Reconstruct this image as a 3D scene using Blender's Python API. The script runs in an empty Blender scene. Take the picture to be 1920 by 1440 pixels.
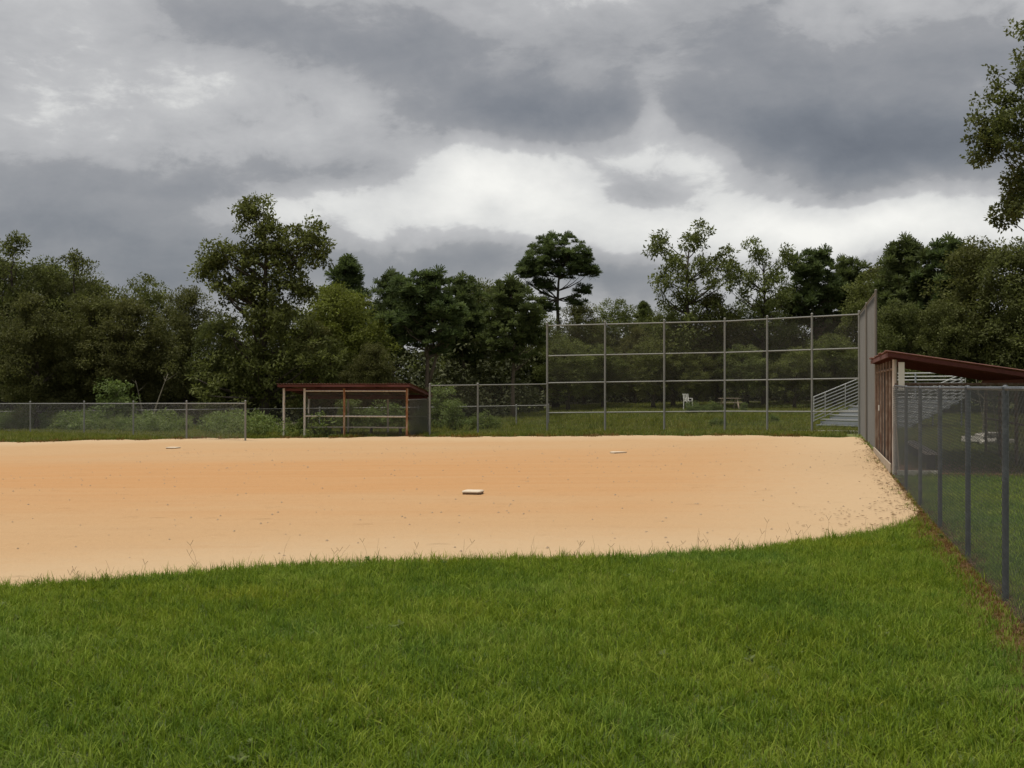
import bpy, math, random
import numpy as np
from mathutils import Vector, Matrix

# ------------------------------------------------------------------ camera
SC = bpy.context.scene
COL = SC.collection
CAMH, FPX, HZ = 2.3, 2400.0, 725.0
cam_d = bpy.data.cameras.new('camera')
cam = bpy.data.objects.new('camera', cam_d)
COL.objects.link(cam)
cam_d.sensor_width = 36.0
cam_d.lens = 36.0 * FPX / 1920.0
cam_d.clip_end = 3000.0
cam.location = (0, 0, CAMH)
cam.rotation_euler = (math.radians(90) + math.atan((HZ - 720.0) / FPX), 0, 0)
SC.camera = cam
SC.view_settings.view_transform = 'Standard'
SC.view_settings.look = 'None'
SC.view_settings.exposure = 1.45
SC.view_settings.gamma = 1.0
SC.view_settings.use_curve_mapping = False
EXPO = 2.0 ** 1.45


# ------------------------------------------------------------------ node expression helper
class E:
    """a socket (or number) with arithmetic"""
    nt = None

    def __init__(self, s):
        self.s = s

    @staticmethod
    def m(op, *a, clamp=False):
        n = E.nt.nodes.new('ShaderNodeMath')
        n.operation = op
        n.use_clamp = clamp
        for i, v in enumerate(a):
            E.put(n.inputs[i], v)
        return E(n.outputs[0])

    @staticmethod
    def put(inp, v):
        if isinstance(v, E):
            E.nt.links.new(v.s, inp)
        else:
            inp.default_value = v

    def __add__(s, o): return E.m('ADD', s, o)
    __radd__ = __add__
    def __mul__(s, o): return E.m('MULTIPLY', s, o)
    __rmul__ = __mul__
    def __sub__(s, o): return E.m('SUBTRACT', s, o)
    def __rsub__(s, o): return E.m('SUBTRACT', o, s)
    def __truediv__(s, o): return E.m('DIVIDE', s, o)


def N(kind, **kw):
    n = E.nt.nodes.new(kind)
    for k, v in kw.items():
        setattr(n, k, v)
    return n


def noise(vec, scale, detail=4.0, rough=0.5, dist=0.0, out='Fac'):
    n = N('ShaderNodeTexNoise')
    if vec is not None:
        E.put(n.inputs['Vector'], vec)
    n.inputs['Scale'].default_value = scale
    n.inputs['Detail'].default_value = detail
    n.inputs['Roughness'].default_value = rough
    n.inputs['Distortion'].default_value = dist
    return E(n.outputs[0 if out == 'Fac' else 1])


def comb(x, y, z):
    n = N('ShaderNodeCombineXYZ')
    for i, v in enumerate((x, y, z)):
        E.put(n.inputs[i], v)
    return E(n.outputs[0])


def sep(v):
    n = N('ShaderNodeSeparateXYZ')
    E.put(n.inputs[0], v)
    return [E(o) for o in n.outputs]


def smooth(v, a, b, lo=0.0, hi=1.0):
    n = N('ShaderNodeMapRange', interpolation_type='SMOOTHSTEP')
    E.put(n.inputs['Value'], v)
    n.inputs['From Min'].default_value = a
    n.inputs['From Max'].default_value = b
    n.inputs['To Min'].default_value = lo
    n.inputs['To Max'].default_value = hi
    return E(n.outputs[0])


def ramp(v, stops):
    n = N('ShaderNodeValToRGB')
    E.put(n.inputs[0], v)
    cr = n.color_ramp
    while len(cr.elements) > 1:
        cr.elements.remove(cr.elements[-1])
    for i, (p, c) in enumerate(stops):
        e = cr.elements[0] if i == 0 else cr.elements.new(p)
        e.position = p
        e.color = (c[0], c[1], c[2], 1)
    return E(n.outputs[0])


def mixc(f, a, b, mode='MIX'):
    n = N('ShaderNodeMix', data_type='RGBA', blend_type=mode)
    E.put(n.inputs[0], f)
    for inp, v in ((n.inputs[6], a), (n.inputs[7], b)):
        if isinstance(v, E):
            E.put(inp, v)
        else:
            inp.default_value = (v[0], v[1], v[2], 1)
    return E(n.outputs[2])


def lin(r, g, b, k=1.0):
    f = lambda c: ((c / 255.0 + 0.055) / 1.055) ** 2.4 if c > 10 else c / 255.0 / 12.92
    return (f(r) * k, f(g) * k, f(b) * k)


# ------------------------------------------------------------------ world: broken overcast
SUN_DIR = Vector((-0.28, -0.05, 0.95)).normalized()
sun_el = math.asin(SUN_DIR.z)
sun_az = math.atan2(SUN_DIR.x, SUN_DIR.y)
W = bpy.data.worlds.new('World')
SC.world = W
W.use_nodes = True
E.nt = W.node_tree
W.node_tree.nodes.clear()
tc = N('ShaderNodeTexCoord')
dirv = E(tc.outputs['Generated'])
dx, dy, dz = sep(dirv)
zz = E.m('MAXIMUM', dz, 0.0) + 0.13
plane = comb(dx / zz, dy / zz * 0.75, 0.0)
wn = noise(dirv, 7.0, 5.0, 0.55, out='Color')
wx, wy, wz = sep(wn)
sx = dx / E.m('MAXIMUM', dy, 0.2) + (wx - 0.5) * 0.11
sz = dz / E.m('MAXIMUM', dy, 0.2) + (wz - 0.5) * 0.06
front = smooth(dy, 0.3, 0.6)


def blob(px, py, rx, ry, a):
    u = (sx - (px - 960.0) / FPX) * (FPX / rx)
    v = (sz - (HZ - py) / FPX) * (FPX / ry)
    return E.m('EXPONENT', (u * u + v * v) * -1.0) * a


BL = [(110, 445, 440, 100, -0.27), (330, 325, 360, 40, -0.12), (740, 500, 330, 45, -0.28),
      (1180, 520, 130, 50, -0.22), (1060, 235, 240, 55, -0.34), (1640, 275, 330, 75, -0.48),
      (1480, 110, 560, 120, -0.24), (900, 150, 260, 60, -0.10), (560, 60, 300, 60, -0.14),
      (430, 175, 420, 110, 0.07), (930, 350, 170, 60, 0.34), (600, 400, 170, 35, 0.22),
      (1560, 425, 420, 40, 0.40), (1225, 235, 45, 45, 0.30), (1060, 390, 120, 30, 0.10), (930, 400, 50, 30, -0.14), (1180, 360, 60, 25, -0.10), (640, 150, 60, 40, 0.10),
      (1300, 310, 110, 60, 0.24), (860, 420, 200, 40, 0.14)]
S = None
for b in BL:
    t = blob(*b)
    S = t if S is None else S + t
n1 = noise(plane, 0.6, 4.0, 0.5)
pv = comb(dx, dy, dz * 1.9)
cw = noise(pv, 5.0, 3.0, 0.5, out='Color')
ax_, ay_, az_ = sep(cw)
pw_ = comb(dx + (ax_ - 0.5) * 0.09, dy + (ay_ - 0.5) * 0.09, dz * 1.9 + (az_ - 0.5) * 0.09)
n2 = noise(pw_, 4.6, 12.0, 0.56)
n3 = noise(pw_, 12.0, 10.0, 0.62)
n4 = noise(pw_, 26.0, 10.0, 0.62)
SF = S * front
field = SF + (n2 - 0.5) * 0.62 + (n3 - 0.5) * 0.30 + (n4 - 0.5) * 0.30 + (n1 - 0.5) * 0.15
n5 = noise(pv, 8.0, 7.0, 0.55)
soft = 0.625 + SF + (n1 - 0.5) * 0.18 + (n2 - 0.5) * 0.36 + (n3 - 0.5) * 0.36 + (n5 - 0.5) * 0.34 + dz * 0.10
edge1 = smooth(field, 0.045, 0.135)
edge2 = smooth(field, -0.150, -0.06)
lum = soft * 0.80 + edge1 * 0.12 + edge2 * 0.07 - 0.005 + (n4 - 0.5) * 0.10
lum = E.m('ADD', lum, 0.0, clamp=True)
k = 1.0 / EXPO
cloud = ramp(lum, [(0.0, lin(98, 103, 112, k)), (0.22, lin(123, 127, 134, k)), (0.45, lin(156, 157, 160, k)),
                   (0.62, lin(188, 188, 189, k)), (0.80, lin(220, 220, 218, k)), (1.0, lin(248, 247, 242, k))])
sky = N('ShaderNodeTexSky', sky_type='NISHITA', sun_disc=False)
sky.sun_elevation = sun_el
sky.sun_rotation = sun_az
sky.altitude = 20.0
bg1 = N('ShaderNodeBackground')
E.put(bg1.inputs[0], E(sky.outputs[0]))
bg1.inputs[1].default_value = 0.05
bg2 = N('ShaderNodeBackground')
E.put(bg2.inputs[0], cloud)
bg2.inputs[1].default_value = 1.0
ms = N('ShaderNodeMixShader')
ms.inputs[0].default_value = 0.96
wo = N('ShaderNodeOutputWorld')
W.node_tree.links.new(bg1.outputs[0], ms.inputs[1])
W.node_tree.links.new(bg2.outputs[0], ms.inputs[2])
W.node_tree.links.new(ms.outputs[0], wo.inputs[0])

sun_d = bpy.data.lights.new('sun', 'SUN')
sun_d.energy = 1.5
sun_d.angle = math.radians(14)
sun_d.color = (1.0, 0.95, 0.87)
sun = bpy.data.objects.new('sun', sun_d)
COL.objects.link(sun)
sun.rotation_euler = SUN_DIR.to_track_quat('Z', 'Y').to_euler()
sun.location = (0, 0, 40)
SC.cycles.max_bounces = 8
SC.cycles.diffuse_bounces = 5
SC.cycles.transparent_max_bounces = 8


# ------------------------------------------------------------------ terrain and pixel helpers
def sstep(a, b, v):
    t = np.clip((v - a) / (b - a), 0, 1)
    return t * t * (3 - 2 * t)


def H(x, y):
    x = np.asarray(x, float)
    y = np.asarray(y, float)
    h = 0.0133 * np.clip(x, -45, 30) * sstep(24, 46, y)
    h = h + 0.75 * sstep(66, 112, y) * sstep(-6, 6, x)
    return h


def hz(x, y):
    return float(H(x, y))


def ray(px, Y):
    return (px - 960.0) / FPX * Y


def G(px, py):
    """ground point under a photograph pixel"""
    Y = 30.0
    for _ in range(40):
        X = ray(px, Y)
        Yn = FPX * (CAMH - hz(X, Y)) / (py - HZ)
        Y = 0.5 * Y + 0.5 * Yn
    return Vector((ray(px, Y), Y, hz(ray(px, Y), Y)))


def fence_x(y):
    return 2.055 + 0.236 * y


FD = Vector((0.2297, 0.9733, 0.0))    # first-base foul line / right fence direction
FN = Vector((0.9733, -0.2297, 0.0))   # outward from the field


# ------------------------------------------------------------------ materials
MATS = {}


def new_mat(name):
    m = bpy.data.materials.new(name)
    m.use_nodes = True
    E.nt = m.node_tree
    b = m.node_tree.nodes['Principled BSDF']
    MATS[name] = m
    return m, b


def setp(b, **kw):
    for k_, v in kw.items():
        inp = b.inputs[k_.replace('_', ' ')]
        if isinstance(v, E):
            E.put(inp, v)
        elif isinstance(v, (tuple, list)):
            inp.default_value = (v[0], v[1], v[2], 1)
        else:
            inp.default_value = v


def bump(b, hgt, strength=0.3, dist=0.02):
    n = N('ShaderNodeBump')
    n.inputs['Strength'].default_value = strength
    n.inputs['Distance'].default_value = dist
    E.put(n.inputs['Height'], hgt)
    E.nt.links.new(n.outputs[0], b.inputs['Normal'])


def geo_pos():
    return E(N('ShaderNodeNewGeometry').outputs['Position'])


def obj_rand():
    return E(N('ShaderNodeObjectInfo').outputs['Random'])


def attr(name):
    return E(N('ShaderNodeAttribute', attribute_name=name).outputs['Fac'])


def obj_co():
    return E(N('ShaderNodeTexCoord').outputs['Object'])


def simple(name, col, rough=0.7, metal=0.0, var=0.25, scale=6.0, stain=None, stain_amt=0.0):
    m, b = new_mat(name)
    p = geo_pos()
    n = noise(p, scale, 5.0, 0.6)
    c = mixc(n, tuple(v * (1 - var) for v in col), tuple(min(1, v * (1 + var)) for v in col))
    if stain:
        n2_ = noise(p, scale * 0.45, 6.0, 0.65)
        c = mixc(smooth(n2_, 0.62 - stain_amt, 0.72 - stain_amt * 0.6), c, stain)
    setp(b, Base_Color=c, Roughness=rough, Metallic=metal)
    return m


def leaf_mat(name, dark, mid, light, trans=0.38):
    m, b = new_mat(name)
    r = attr('rnd')
    orr = obj_rand()
    c = ramp(r, [(0.0, dark), (0.55, mid), (1.0, light)])
    c = mixc((orr - 0.5) * 0.5 + 0.25, c, mixc(0.5, c, (0.10, 0.075, 0.02)))
    setp(b, Base_Color=c, Roughness=0.55)
    b.inputs['Specular IOR Level'].default_value = 0.06
    t = N('ShaderNodeBsdfTranslucent')
    E.put(t.inputs[0], mixc(0.5, c, mixc(1.0, c, (1.2, 1.3, 0.5), 'MULTIPLY')))
    mx = N('ShaderNodeMixShader')
    mx.inputs[0].default_value = trans
    out = m.node_tree.nodes['Material Output']
    m.node_tree.links.new(b.outputs[0], mx.inputs[1])
    m.node_tree.links.new(t.outputs[0], mx.inputs[2])
    m.node_tree.links.new(mx.outputs[0], out.inputs[0])
    return m


leaf_mat('leaf_dark', (0.060, 0.068, 0.026), (0.093, 0.108, 0.041), (0.153, 0.172, 0.061))
leaf_mat('leaf_brown', (0.062, 0.067, 0.027), (0.099, 0.104, 0.041), (0.151, 0.157, 0.063))
leaf_mat('leaf_oak', (0.067, 0.080, 0.027), (0.108, 0.129, 0.042), (0.184, 0.208, 0.076))
leaf_mat('leaf_light', (0.099, 0.122, 0.026), (0.153, 0.185, 0.041), (0.214, 0.256, 0.066))
leaf_mat('leaf_pine', (0.055, 0.080, 0.035), (0.090, 0.124, 0.051), (0.140, 0.178, 0.076))
leaf_mat('leaf_weed', (0.079, 0.114, 0.036), (0.123, 0.167, 0.055), (0.196, 0.242, 0.101))
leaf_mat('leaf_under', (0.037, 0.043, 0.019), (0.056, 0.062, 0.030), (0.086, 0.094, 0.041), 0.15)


def bark_mat(name, c1, c2):
    m, b = new_mat(name)
    p = obj_co()
    x, y, z = sep(p)
    n = noise(comb(x * 4.0, y * 4.0, z * 0.8), 3.0, 6.0, 0.65)
    setp(b, Base_Color=mixc(n, c1, c2), Roughness=0.9)
    bump(b, n, 0.6, 0.03)


bark_mat('bark_dark', (0.022, 0.018, 0.012), (0.065, 0.050, 0.036))
bark_mat('bark_pine', (0.060, 0.045, 0.032), (0.150, 0.115, 0.085))
bark_mat('bark_pale', (0.10, 0.09, 0.06), (0.24, 0.21, 0.15))

# chain-link fence metals
m, b = new_mat('galvanised')
p = geo_pos()
n = noise(p, 2.2, 5.0, 0.6)
setp(b, Base_Color=mixc(n, (0.15, 0.15, 0.138), (0.25, 0.245, 0.225)), Roughness=0.65, Metallic=0.2)
m, b = new_mat('wing_wire')
n = noise(geo_pos(), 1.1, 5.0, 0.6)
setp(b, Base_Color=mixc(n, (0.105, 0.095, 0.08), (0.165, 0.15, 0.13)), Roughness=0.75, Metallic=0.1)
m, b = new_mat('galvanised_wire')
n = noise(geo_pos(), 1.2, 4.0, 0.6)
setp(b, Base_Color=mixc(n, (0.10, 0.098, 0.086), (0.18, 0.172, 0.15)), Roughness=0.65, Metallic=0.2)
m, b = new_mat('old_wire')
n = noise(geo_pos(), 1.0, 4.0, 0.6)
setp(b, Base_Color=mixc(n, (0.014, 0.016, 0.0165), (0.038, 0.041, 0.040)), Roughness=0.7, Metallic=0.1)
m, b = new_mat('old_post')
n = noise(geo_pos(), 5.0, 6.0, 0.65)
setp(b, Base_Color=ramp(n, [(0.3, (0.030, 0.034, 0.038)), (0.55, (0.075, 0.082, 0.09)), (0.75, (0.15, 0.16, 0.165))]), Roughness=0.5, Metallic=0.4)
m, b = new_mat('rusty_wire')
n = noise(geo_pos(), 1.6, 5.0, 0.6)
setp(b, Base_Color=mixc(n, (0.072, 0.060, 0.050), (0.135, 0.115, 0.095)), Roughness=0.8, Metallic=0.1)
m, b = new_mat('rusty_post')
p = geo_pos()
x, y, z = sep(p)
n = noise(comb(x * 8, y * 8, z * 2.2), 1.6, 6.0, 0.65)
setp(b, Base_Color=ramp(n, [(0.34, (0.085, 0.040, 0.022)), (0.52, (0.13, 0.085, 0.058)), (0.68, (0.22, 0.175, 0.135)), (0.85, (0.34, 0.29, 0.24))]),
     Roughness=0.8)
m, b = new_mat('white_post')
p = geo_pos()
x, y, z = sep(p)
n = noise(comb(x * 8, y * 8, z * 2.2), 1.6, 6.0, 0.65)
setp(b, Base_Color=ramp(n, [(0.28, (0.22, 0.10, 0.06)), (0.40, (0.46, 0.40, 0.34)), (0.8, (0.62, 0.59, 0.53))]), Roughness=0.75)
m, b = new_mat('orange_post')
p = geo_pos()
x, y, z = sep(p)
n = noise(comb(x * 8, y * 8, z * 1.6), 1.6, 6.0, 0.65)
setp(b, Base_Color=ramp(n, [(0.36, (0.16, 0.055, 0.02)), (0.5, (0.27, 0.13, 0.055)), (0.66, (0.36, 0.29, 0.21))]), Roughness=0.85)
m, b = new_mat('red_roof')
p = geo_pos()
n = noise(p, 2.4, 7.0, 0.65)
n2_ = noise(p, 11.0, 5.0, 0.6)
c = ramp(n, [(0.3, (0.050, 0.018, 0.012)), (0.48, (0.105, 0.032, 0.020)), (0.60, (0.13, 0.055, 0.034)), (0.74, (0.25, 0.125, 0.085))])
c = mixc(smooth(n2_, 0.55, 0.75), c, (0.12, 0.05, 0.025))
setp(b, Base_Color=c, Roughness=0.75, Metallic=0.0)
bump(b, n2_, 0.2, 0.01)
simple('maroon_wood', (0.085, 0.020, 0.015), 0.8, 0.0, 0.4, 9.0)
simple('weathered_wood', (0.33, 0.27, 0.20), 0.85, 0.0, 0.3, 8.0, (0.14, 0.09, 0.06), 0.05)
simple('brown_wood', (0.060, 0.051, 0.044), 0.85, 0.0, 0.35, 8.0)
simple('aluminium', (0.50, 0.50, 0.48), 0.42, 0.55, 0.12, 3.0)
simple('aluminium_dull', (0.26, 0.28, 0.29), 0.55, 0.4, 0.15, 3.0)
simple('concrete', (0.42, 0.39, 0.33), 0.9, 0.0, 0.2, 4.0, (0.22, 0.20, 0.15), 0.05)
simple('base_rubber', (0.52, 0.44, 0.33), 0.8, 0.0, 0.14, 14.0, (0.45, 0.30, 0.16), 0.02)
simple('dugout_dirt', (0.20, 0.095, 0.045), 0.95, 0.0, 0.35, 5.0)
simple('base_edge', (0.16, 0.10, 0.055), 0.9, 0.0, 0.3, 20.0)
simple('white_plastic', (0.72, 0.71, 0.66), 0.5, 0.0, 0.08, 6.0, (0.4, 0.38, 0.3), 0.03)
simple('litter', (0.20, 0.13, 0.062), 0.9, 0.0, 0.5, 30.0)
simple('stone', (0.30, 0.22, 0.14), 0.9, 0.0, 0.35, 20.0)

# ground: rough grass and soil far from the camera
m, b = new_mat('ground_mat')
p = geo_pos()
n = noise(p, 0.35, 6.0, 0.6)
n2_ = noise(p, 3.5, 6.0, 0.7)
c = ramp(n2_, [(0.3, (0.055, 0.068, 0.010)), (0.55, (0.095, 0.112, 0.016)), (0.75, (0.14, 0.150, 0.030))])
c = mixc(smooth(n, 0.5, 0.68), c, (0.105, 0.105, 0.034))
setp(b, Base_Color=c, Roughness=0.95)
bump(b, n2_, 0.6, 0.08)
# lawn soil under the foreground blades; herbicide strip along the fence is dead and brown
m, b = new_mat('lawn_mat')
p = geo_pos()
n2_ = noise(p, 9.0, 6.0, 0.7)
c = ramp(n2_, [(0.3, (0.034, 0.050, 0.006)), (0.6, (0.060, 0.086, 0.010)), (0.8, (0.085, 0.110, 0.016))])
cb = ramp(n2_, [(0.3, (0.060, 0.030, 0.009)), (0.6, (0.110, 0.056, 0.016)), (0.8, (0.150, 0.082, 0.026))])
c = mixc(attr('bare'), c, cb)
setp(b, Base_Color=c, Roughness=0.95)
bump(b, n2_, 0.8, 0.03)
m, b = new_mat('forest_mat')
n2_ = noise(geo_pos(), 2.5, 6.0, 0.7)
setp(b, Base_Color=ramp(n2_, [(0.3, (0.020, 0.018, 0.008)), (0.7, (0.055, 0.045, 0.020))]), Roughness=0.95)

# infield clay: orange where it is worn damp, pale where dry sand has drifted
m, b = new_mat('clay')
p = geo_pos()
x, y, z = sep(p)
big = noise(comb(x * 0.35, y, 0.0), 0.16, 5.0, 0.55)
streak = noise(comb(x * 0.10, y * 1.0, 0.0), 1.3, 5.0, 0.6, 0.3)
fine = noise(p, 26.0, 6.0, 0.7)
mid = noise(p, 2.6, 5.0, 0.62)
edge = attr('rim')
wet = smooth(y + (big - 0.5) * 20.0 + (mid - 0.5) * 3.0, 20.0, 31.0) * smooth(y + (big - 0.5) * 22.0 - x * 0.12 + (mid - 0.5) * 3.0, 52.0, 38.0)
left = smooth(x + (big - 0.5) * 8.0, 9.0, -2.0)
v = wet * (left * 0.55 + 0.45)
c = mixc(v * 0.85, (0.385, 0.246, 0.127), (0.385, 0.202, 0.081))
c = mixc(smooth(streak, 0.38, 0.70, 0.0, 0.28), c, (0.412, 0.266, 0.135))
c = mixc(smooth(streak, 0.45, 0.22, 0.0, 0.28), c, (0.323, 0.181, 0.081))
c = mixc(smooth(mid, 0.50, 0.75, 0.0, 0.35), c, (0.331, 0.202, 0.096))
c = mixc(smooth(edge + (mid - 0.5) * 0.4, 0.25, 0.95, 0.0, 0.75), c, (0.427, 0.312, 0.189))
c = mixc(smooth(fine, 0.60, 0.78, 0.0, 0.5), c, (0.231, 0.146, 0.077))
c = mixc(smooth(fine, 0.42, 0.22, 0.0, 0.4), c, (0.462, 0.331, 0.200))
setp(b, Base_Color=c, Roughness=0.95)
b.inputs['Specular IOR Level'].default_value = 0.15
vo = N('ShaderNodeTexVoronoi')
E.put(vo.inputs['Vector'], comb(x * 0.8 + (mid - 0.5) * 0.5, y * 0.62 + (fine - 0.5) * 0.2, 0.0))
vo.inputs['Scale'].default_value = 1.5
dent = smooth(E(vo.outputs['Distance']), 0.05, 0.24) * smooth(noise(p, 0.5, 3.0, 0.6), 0.40, 0.55) + smooth(noise(p, 0.5, 3.0, 0.6), 0.55, 0.40)
bump(b, fine * 0.35 + mid * 0.8 + noise(p, 7.0, 4.0, 0.6) * 0.7 + dent * 0.5, 0.8, 0.040)


def grass_mat(name, dark, mid_, light, dead):
    m, b = new_mat(name)
    orr = obj_rand()
    p = geo_pos()
    n = noise(p, 0.55, 4.0, 0.6)
    n2_ = noise(p, 3.0, 3.0, 0.6)
    t = orr * 0.50 + 0.06 + (n - 0.5) * 1.0 + (n2_ - 0.5) * 0.7 + (attr('rnd') - 0.5) * 0.3 + 0.20
    c = ramp(t, [(0.18, dark), (0.52, mid_), (0.9, light)])
    hue = noise(p, 0.33, 3.0, 0.5)
    c = mixc(smooth(hue, 0.50, 0.68, 0.0, 0.5), c, mixc(1.0, c, (0.78, 0.98, 1.9), 'MULTIPLY'))
    c = mixc(smooth(hue, 0.48, 0.30, 0.0, 0.5), c, mixc(1.0, c, (1.25, 1.05, 0.7), 'MULTIPLY'))
    c = mixc(smooth(attr('rnd'), 0.93, 0.97, 0.0, 0.7), c, dead)
    setp(b, Base_Color=c, Roughness=0.6)
    b.inputs['Specular IOR Level'].default_value = 0.10
    tr = N('ShaderNodeBsdfTranslucent')
    E.put(tr.inputs[0], c)
    mx = N('ShaderNodeMixShader')
    mx.inputs[0].default_value = 0.42
    out = m.node_tree.nodes['Material Output']
    m.node_tree.links.new(b.outputs[0], mx.inputs[1])
    m.node_tree.links.new(tr.outputs[0], mx.inputs[2])
    m.node_tree.links.new(mx.outputs[0], out.inputs[0])


grass_mat('grass_blade', (0.078, 0.132, 0.013), (0.146, 0.212, 0.015), (0.245, 0.290, 0.042), (0.17, 0.14, 0.06))
grass_mat('grass_far', (0.080, 0.100, 0.012), (0.120, 0.138, 0.020), (0.170, 0.180, 0.035), (0.19, 0.16, 0.07))
grass_mat('grass_dead', (0.095, 0.052, 0.012), (0.145, 0.082, 0.020), (0.19, 0.125, 0.035), (0.20, 0.15, 0.07))
simple('seed_stalk', (0.17, 0.13, 0.055), 0.8, 0.0, 0.35, 12.0)


# ------------------------------------------------------------------ mesh building
class MB:
    def __init__(self):
        self.v, self.f = [], []

    def box(self, c, s, M=None):
        i = len(self.v)
        c = Vector(c)
        for dz_ in (-.5, .5):
            for dx_, dy_ in ((-.5, -.5), (.5, -.5), (.5, .5), (-.5, .5)):
                q = Vector((dx_ * s[0], dy_ * s[1], dz_ * s[2]))
                if M is not None:
                    q = M @ q
                self.v.append(c + q)
        for f in ((3, 2, 1, 0), (4, 5, 6, 7), (0, 1, 5, 4), (1, 2, 6, 5), (2, 3, 7, 6), (3, 0, 4, 7)):
            self.f.append([i + j for j in f])
        return self

    def beam(self, a, b_, w, d, up=(0, 0, 1)):
        a, b_ = Vector(a), Vector(b_)
        z = (b_ - a)
        L = z.length
        z.normalize()
        u = Vector(up)
        if abs(z.dot(u)) > 0.95:
            u = Vector((1, 0, 0))
        x = u.cross(z).normalized()
        y = z.cross(x)
        M = Matrix((x, y, z)).transposed()
        return self.box((a + b_) / 2, (w, d, L), M)

    def tube(self, pts, rads, n=8, cap=True):
        pts = [Vector(p_) for p_ in pts]
        if not isinstance(rads, (list, tuple)):
            rads = [rads] * len(pts)
        i0 = len(self.v)
        for j, p_ in enumerate(pts):
            t = (pts[min(j + 1, len(pts) - 1)] - pts[max(j - 1, 0)]).normalized()
            u = Vector((0, 0, 1)) if abs(t.z) < 0.9 else Vector((1, 0, 0))
            x = u.cross(t).normalized()
            y = t.cross(x)
            for k_ in range(n):
                a = 2 * math.pi * k_ / n
                self.v.append(p_ + (x * math.cos(a) + y * math.sin(a)) * rads[j])
        for j in range(len(pts) - 1):
            for k_ in range(n):
                a, b_ = i0 + j * n + k_, i0 + j * n + (k_ + 1) % n
                self.f.append([a, b_, b_ + n, a + n])
        if cap:
            self.f.append([i0 + k_ for k_ in range(n)][::-1])
            self.f.append([i0 + (len(pts) - 1) * n + k_ for k_ in range(n)])
        return self

    def mesh(self, name, mat, smooth_=False):
        me = bpy.data.meshes.new(name)
        me.from_pydata([tuple(v_) for v_ in self.v], [], self.f)
        me.materials.append(MATS[mat])
        if smooth_:
            me.polygons.foreach_set('use_smooth', [True] * len(me.polygons))
        me.update()
        return me


def link(name, data, parent=None, loc=None, rz=None):
    o = bpy.data.objects.new(name, data)
    COL.objects.link(o)
    if parent is not None:
        o.parent = parent
    if loc is not None:
        o.location = loc
    if rz is not None:
        o.rotation_euler = (0, 0, rz)
    return o


def part(name, mb, mat, parent, smooth_=False, **kw):
    return link(name, mb.mesh(name, mat, smooth_), parent, **kw)


def tag(o, label=None, cat=None, group=None, kind=None):
    if label:
        o['label'] = label
    if cat:
        o['category'] = cat
    if group:
        o['group'] = group
    if kind:
        o['kind'] = kind
    return o


def thing(name, label, cat, loc=(0, 0, 0), rz=0.0, group=None):
    o = link(name, None, None, loc, rz)
    o.empty_display_size = 0.3
    return tag(o, label, cat, group)


def copy_tree(o, parent=None):
    c_ = o.copy()
    COL.objects.link(c_)
    c_.parent = parent
    for ch in list(o.children):
        copy_tree(ch, c_)
    return c_


def grid_mesh(name, X, Y, Z, mat, attrs=None):
    """X, Y, Z 2-D arrays"""
    r_, c_ = X.shape
    me = bpy.data.meshes.new(name)
    v_ = np.stack([X.ravel(), Y.ravel(), Z.ravel()], 1)
    idx = np.arange(r_ * c_).reshape(r_, c_)
    q = np.stack([idx[:-1, :-1], idx[:-1, 1:], idx[1:, 1:], idx[1:, :-1]], -1).reshape(-1, 4)
    me.vertices.add(len(v_))
    me.vertices.foreach_set('co', v_.astype(np.float32).ravel())
    me.loops.add(q.size)
    me.loops.foreach_set('vertex_index', q.astype(np.int32).ravel())
    me.polygons.add(len(q))
    me.polygons.foreach_set('loop_start', np.arange(0, q.size, 4, dtype=np.int32))
    me.polygons.foreach_set('use_smooth', np.ones(len(q), bool))
    me.update(calc_edges=True)
    for an, av in (attrs or {}).items():
        a = me.attributes.new(an, 'FLOAT', 'POINT')
        a.data.foreach_set('value', av.astype(np.float32).ravel())
    me.materials.append(MATS[mat])
    return me


def quads_mesh(name, P, rnd, mat):
    """P: (n,4,3) quads; rnd (n,) face attribute"""
    n_ = len(P)
    me = bpy.data.meshes.new(name)
    me.vertices.add(n_ * 4)
    me.vertices.foreach_set('co', P.astype(np.float32).ravel())
    me.loops.add(n_ * 4)
    me.loops.foreach_set('vertex_index', np.arange(n_ * 4, dtype=np.int32))
    me.polygons.add(n_)
    me.polygons.foreach_set('loop_start', np.arange(0, n_ * 4, 4, dtype=np.int32))
    me.update(calc_edges=True)
    a = me.attributes.new('rnd', 'FLOAT', 'FACE')
    a.data.foreach_set('value', np.clip(rnd, 0, 1).astype(np.float32))
    me.materials.append(MATS[mat])
    return me


def np_noise(x, seed=0):
    """cheap smooth 1-D noise"""
    r_ = np.random.RandomState(seed)
    out = np.zeros_like(x, dtype=float)
    for fr, am in ((0.35, 1.0), (0.9, 0.55), (2.3, 0.3), (5.1, 0.16)):
        out = out + am * np.sin(x * fr * 2 + r_.rand() * 6.28) * np.cos(x * fr * 0.77 + r_.rand() * 6.28)
    return out


# ------------------------------------------------------------------ the setting: ground, clay, lawn, wood floor
gx = np.concatenate([[-900, -400, -180, -110], np.linspace(-80, 80, 81), [110, 180, 400, 900]])
gy = np.concatenate([[-300, -120, -50, -20], np.linspace(-8, 152, 81), [200, 320, 600, 1500]])
X, Y = np.meshgrid(gx, gy)
tag(link('ground', grid_mesh('ground', X, Y, H(X, Y) - 0.02, 'ground_mat')), kind='structure')

# near edge of the clay follows the photograph's curve, then the right fence
ne = [(-700, 1170), (-300, 1128), (0, 1103), (200, 1087), (400, 1071), (540, 1059), (700, 1054), (960, 1049), (1200, 1043), (1400, 1032),
      (1500, 1017), (1600, 1003), (1650, 995), (1690, 984), (1712, 970), (1722, 956)]
nep = [G(*q) for q in ne]
nex = np.array([q.x for q in nep])
ney = np.array([q.y for q in nep])
XF = nex[-1]


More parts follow.
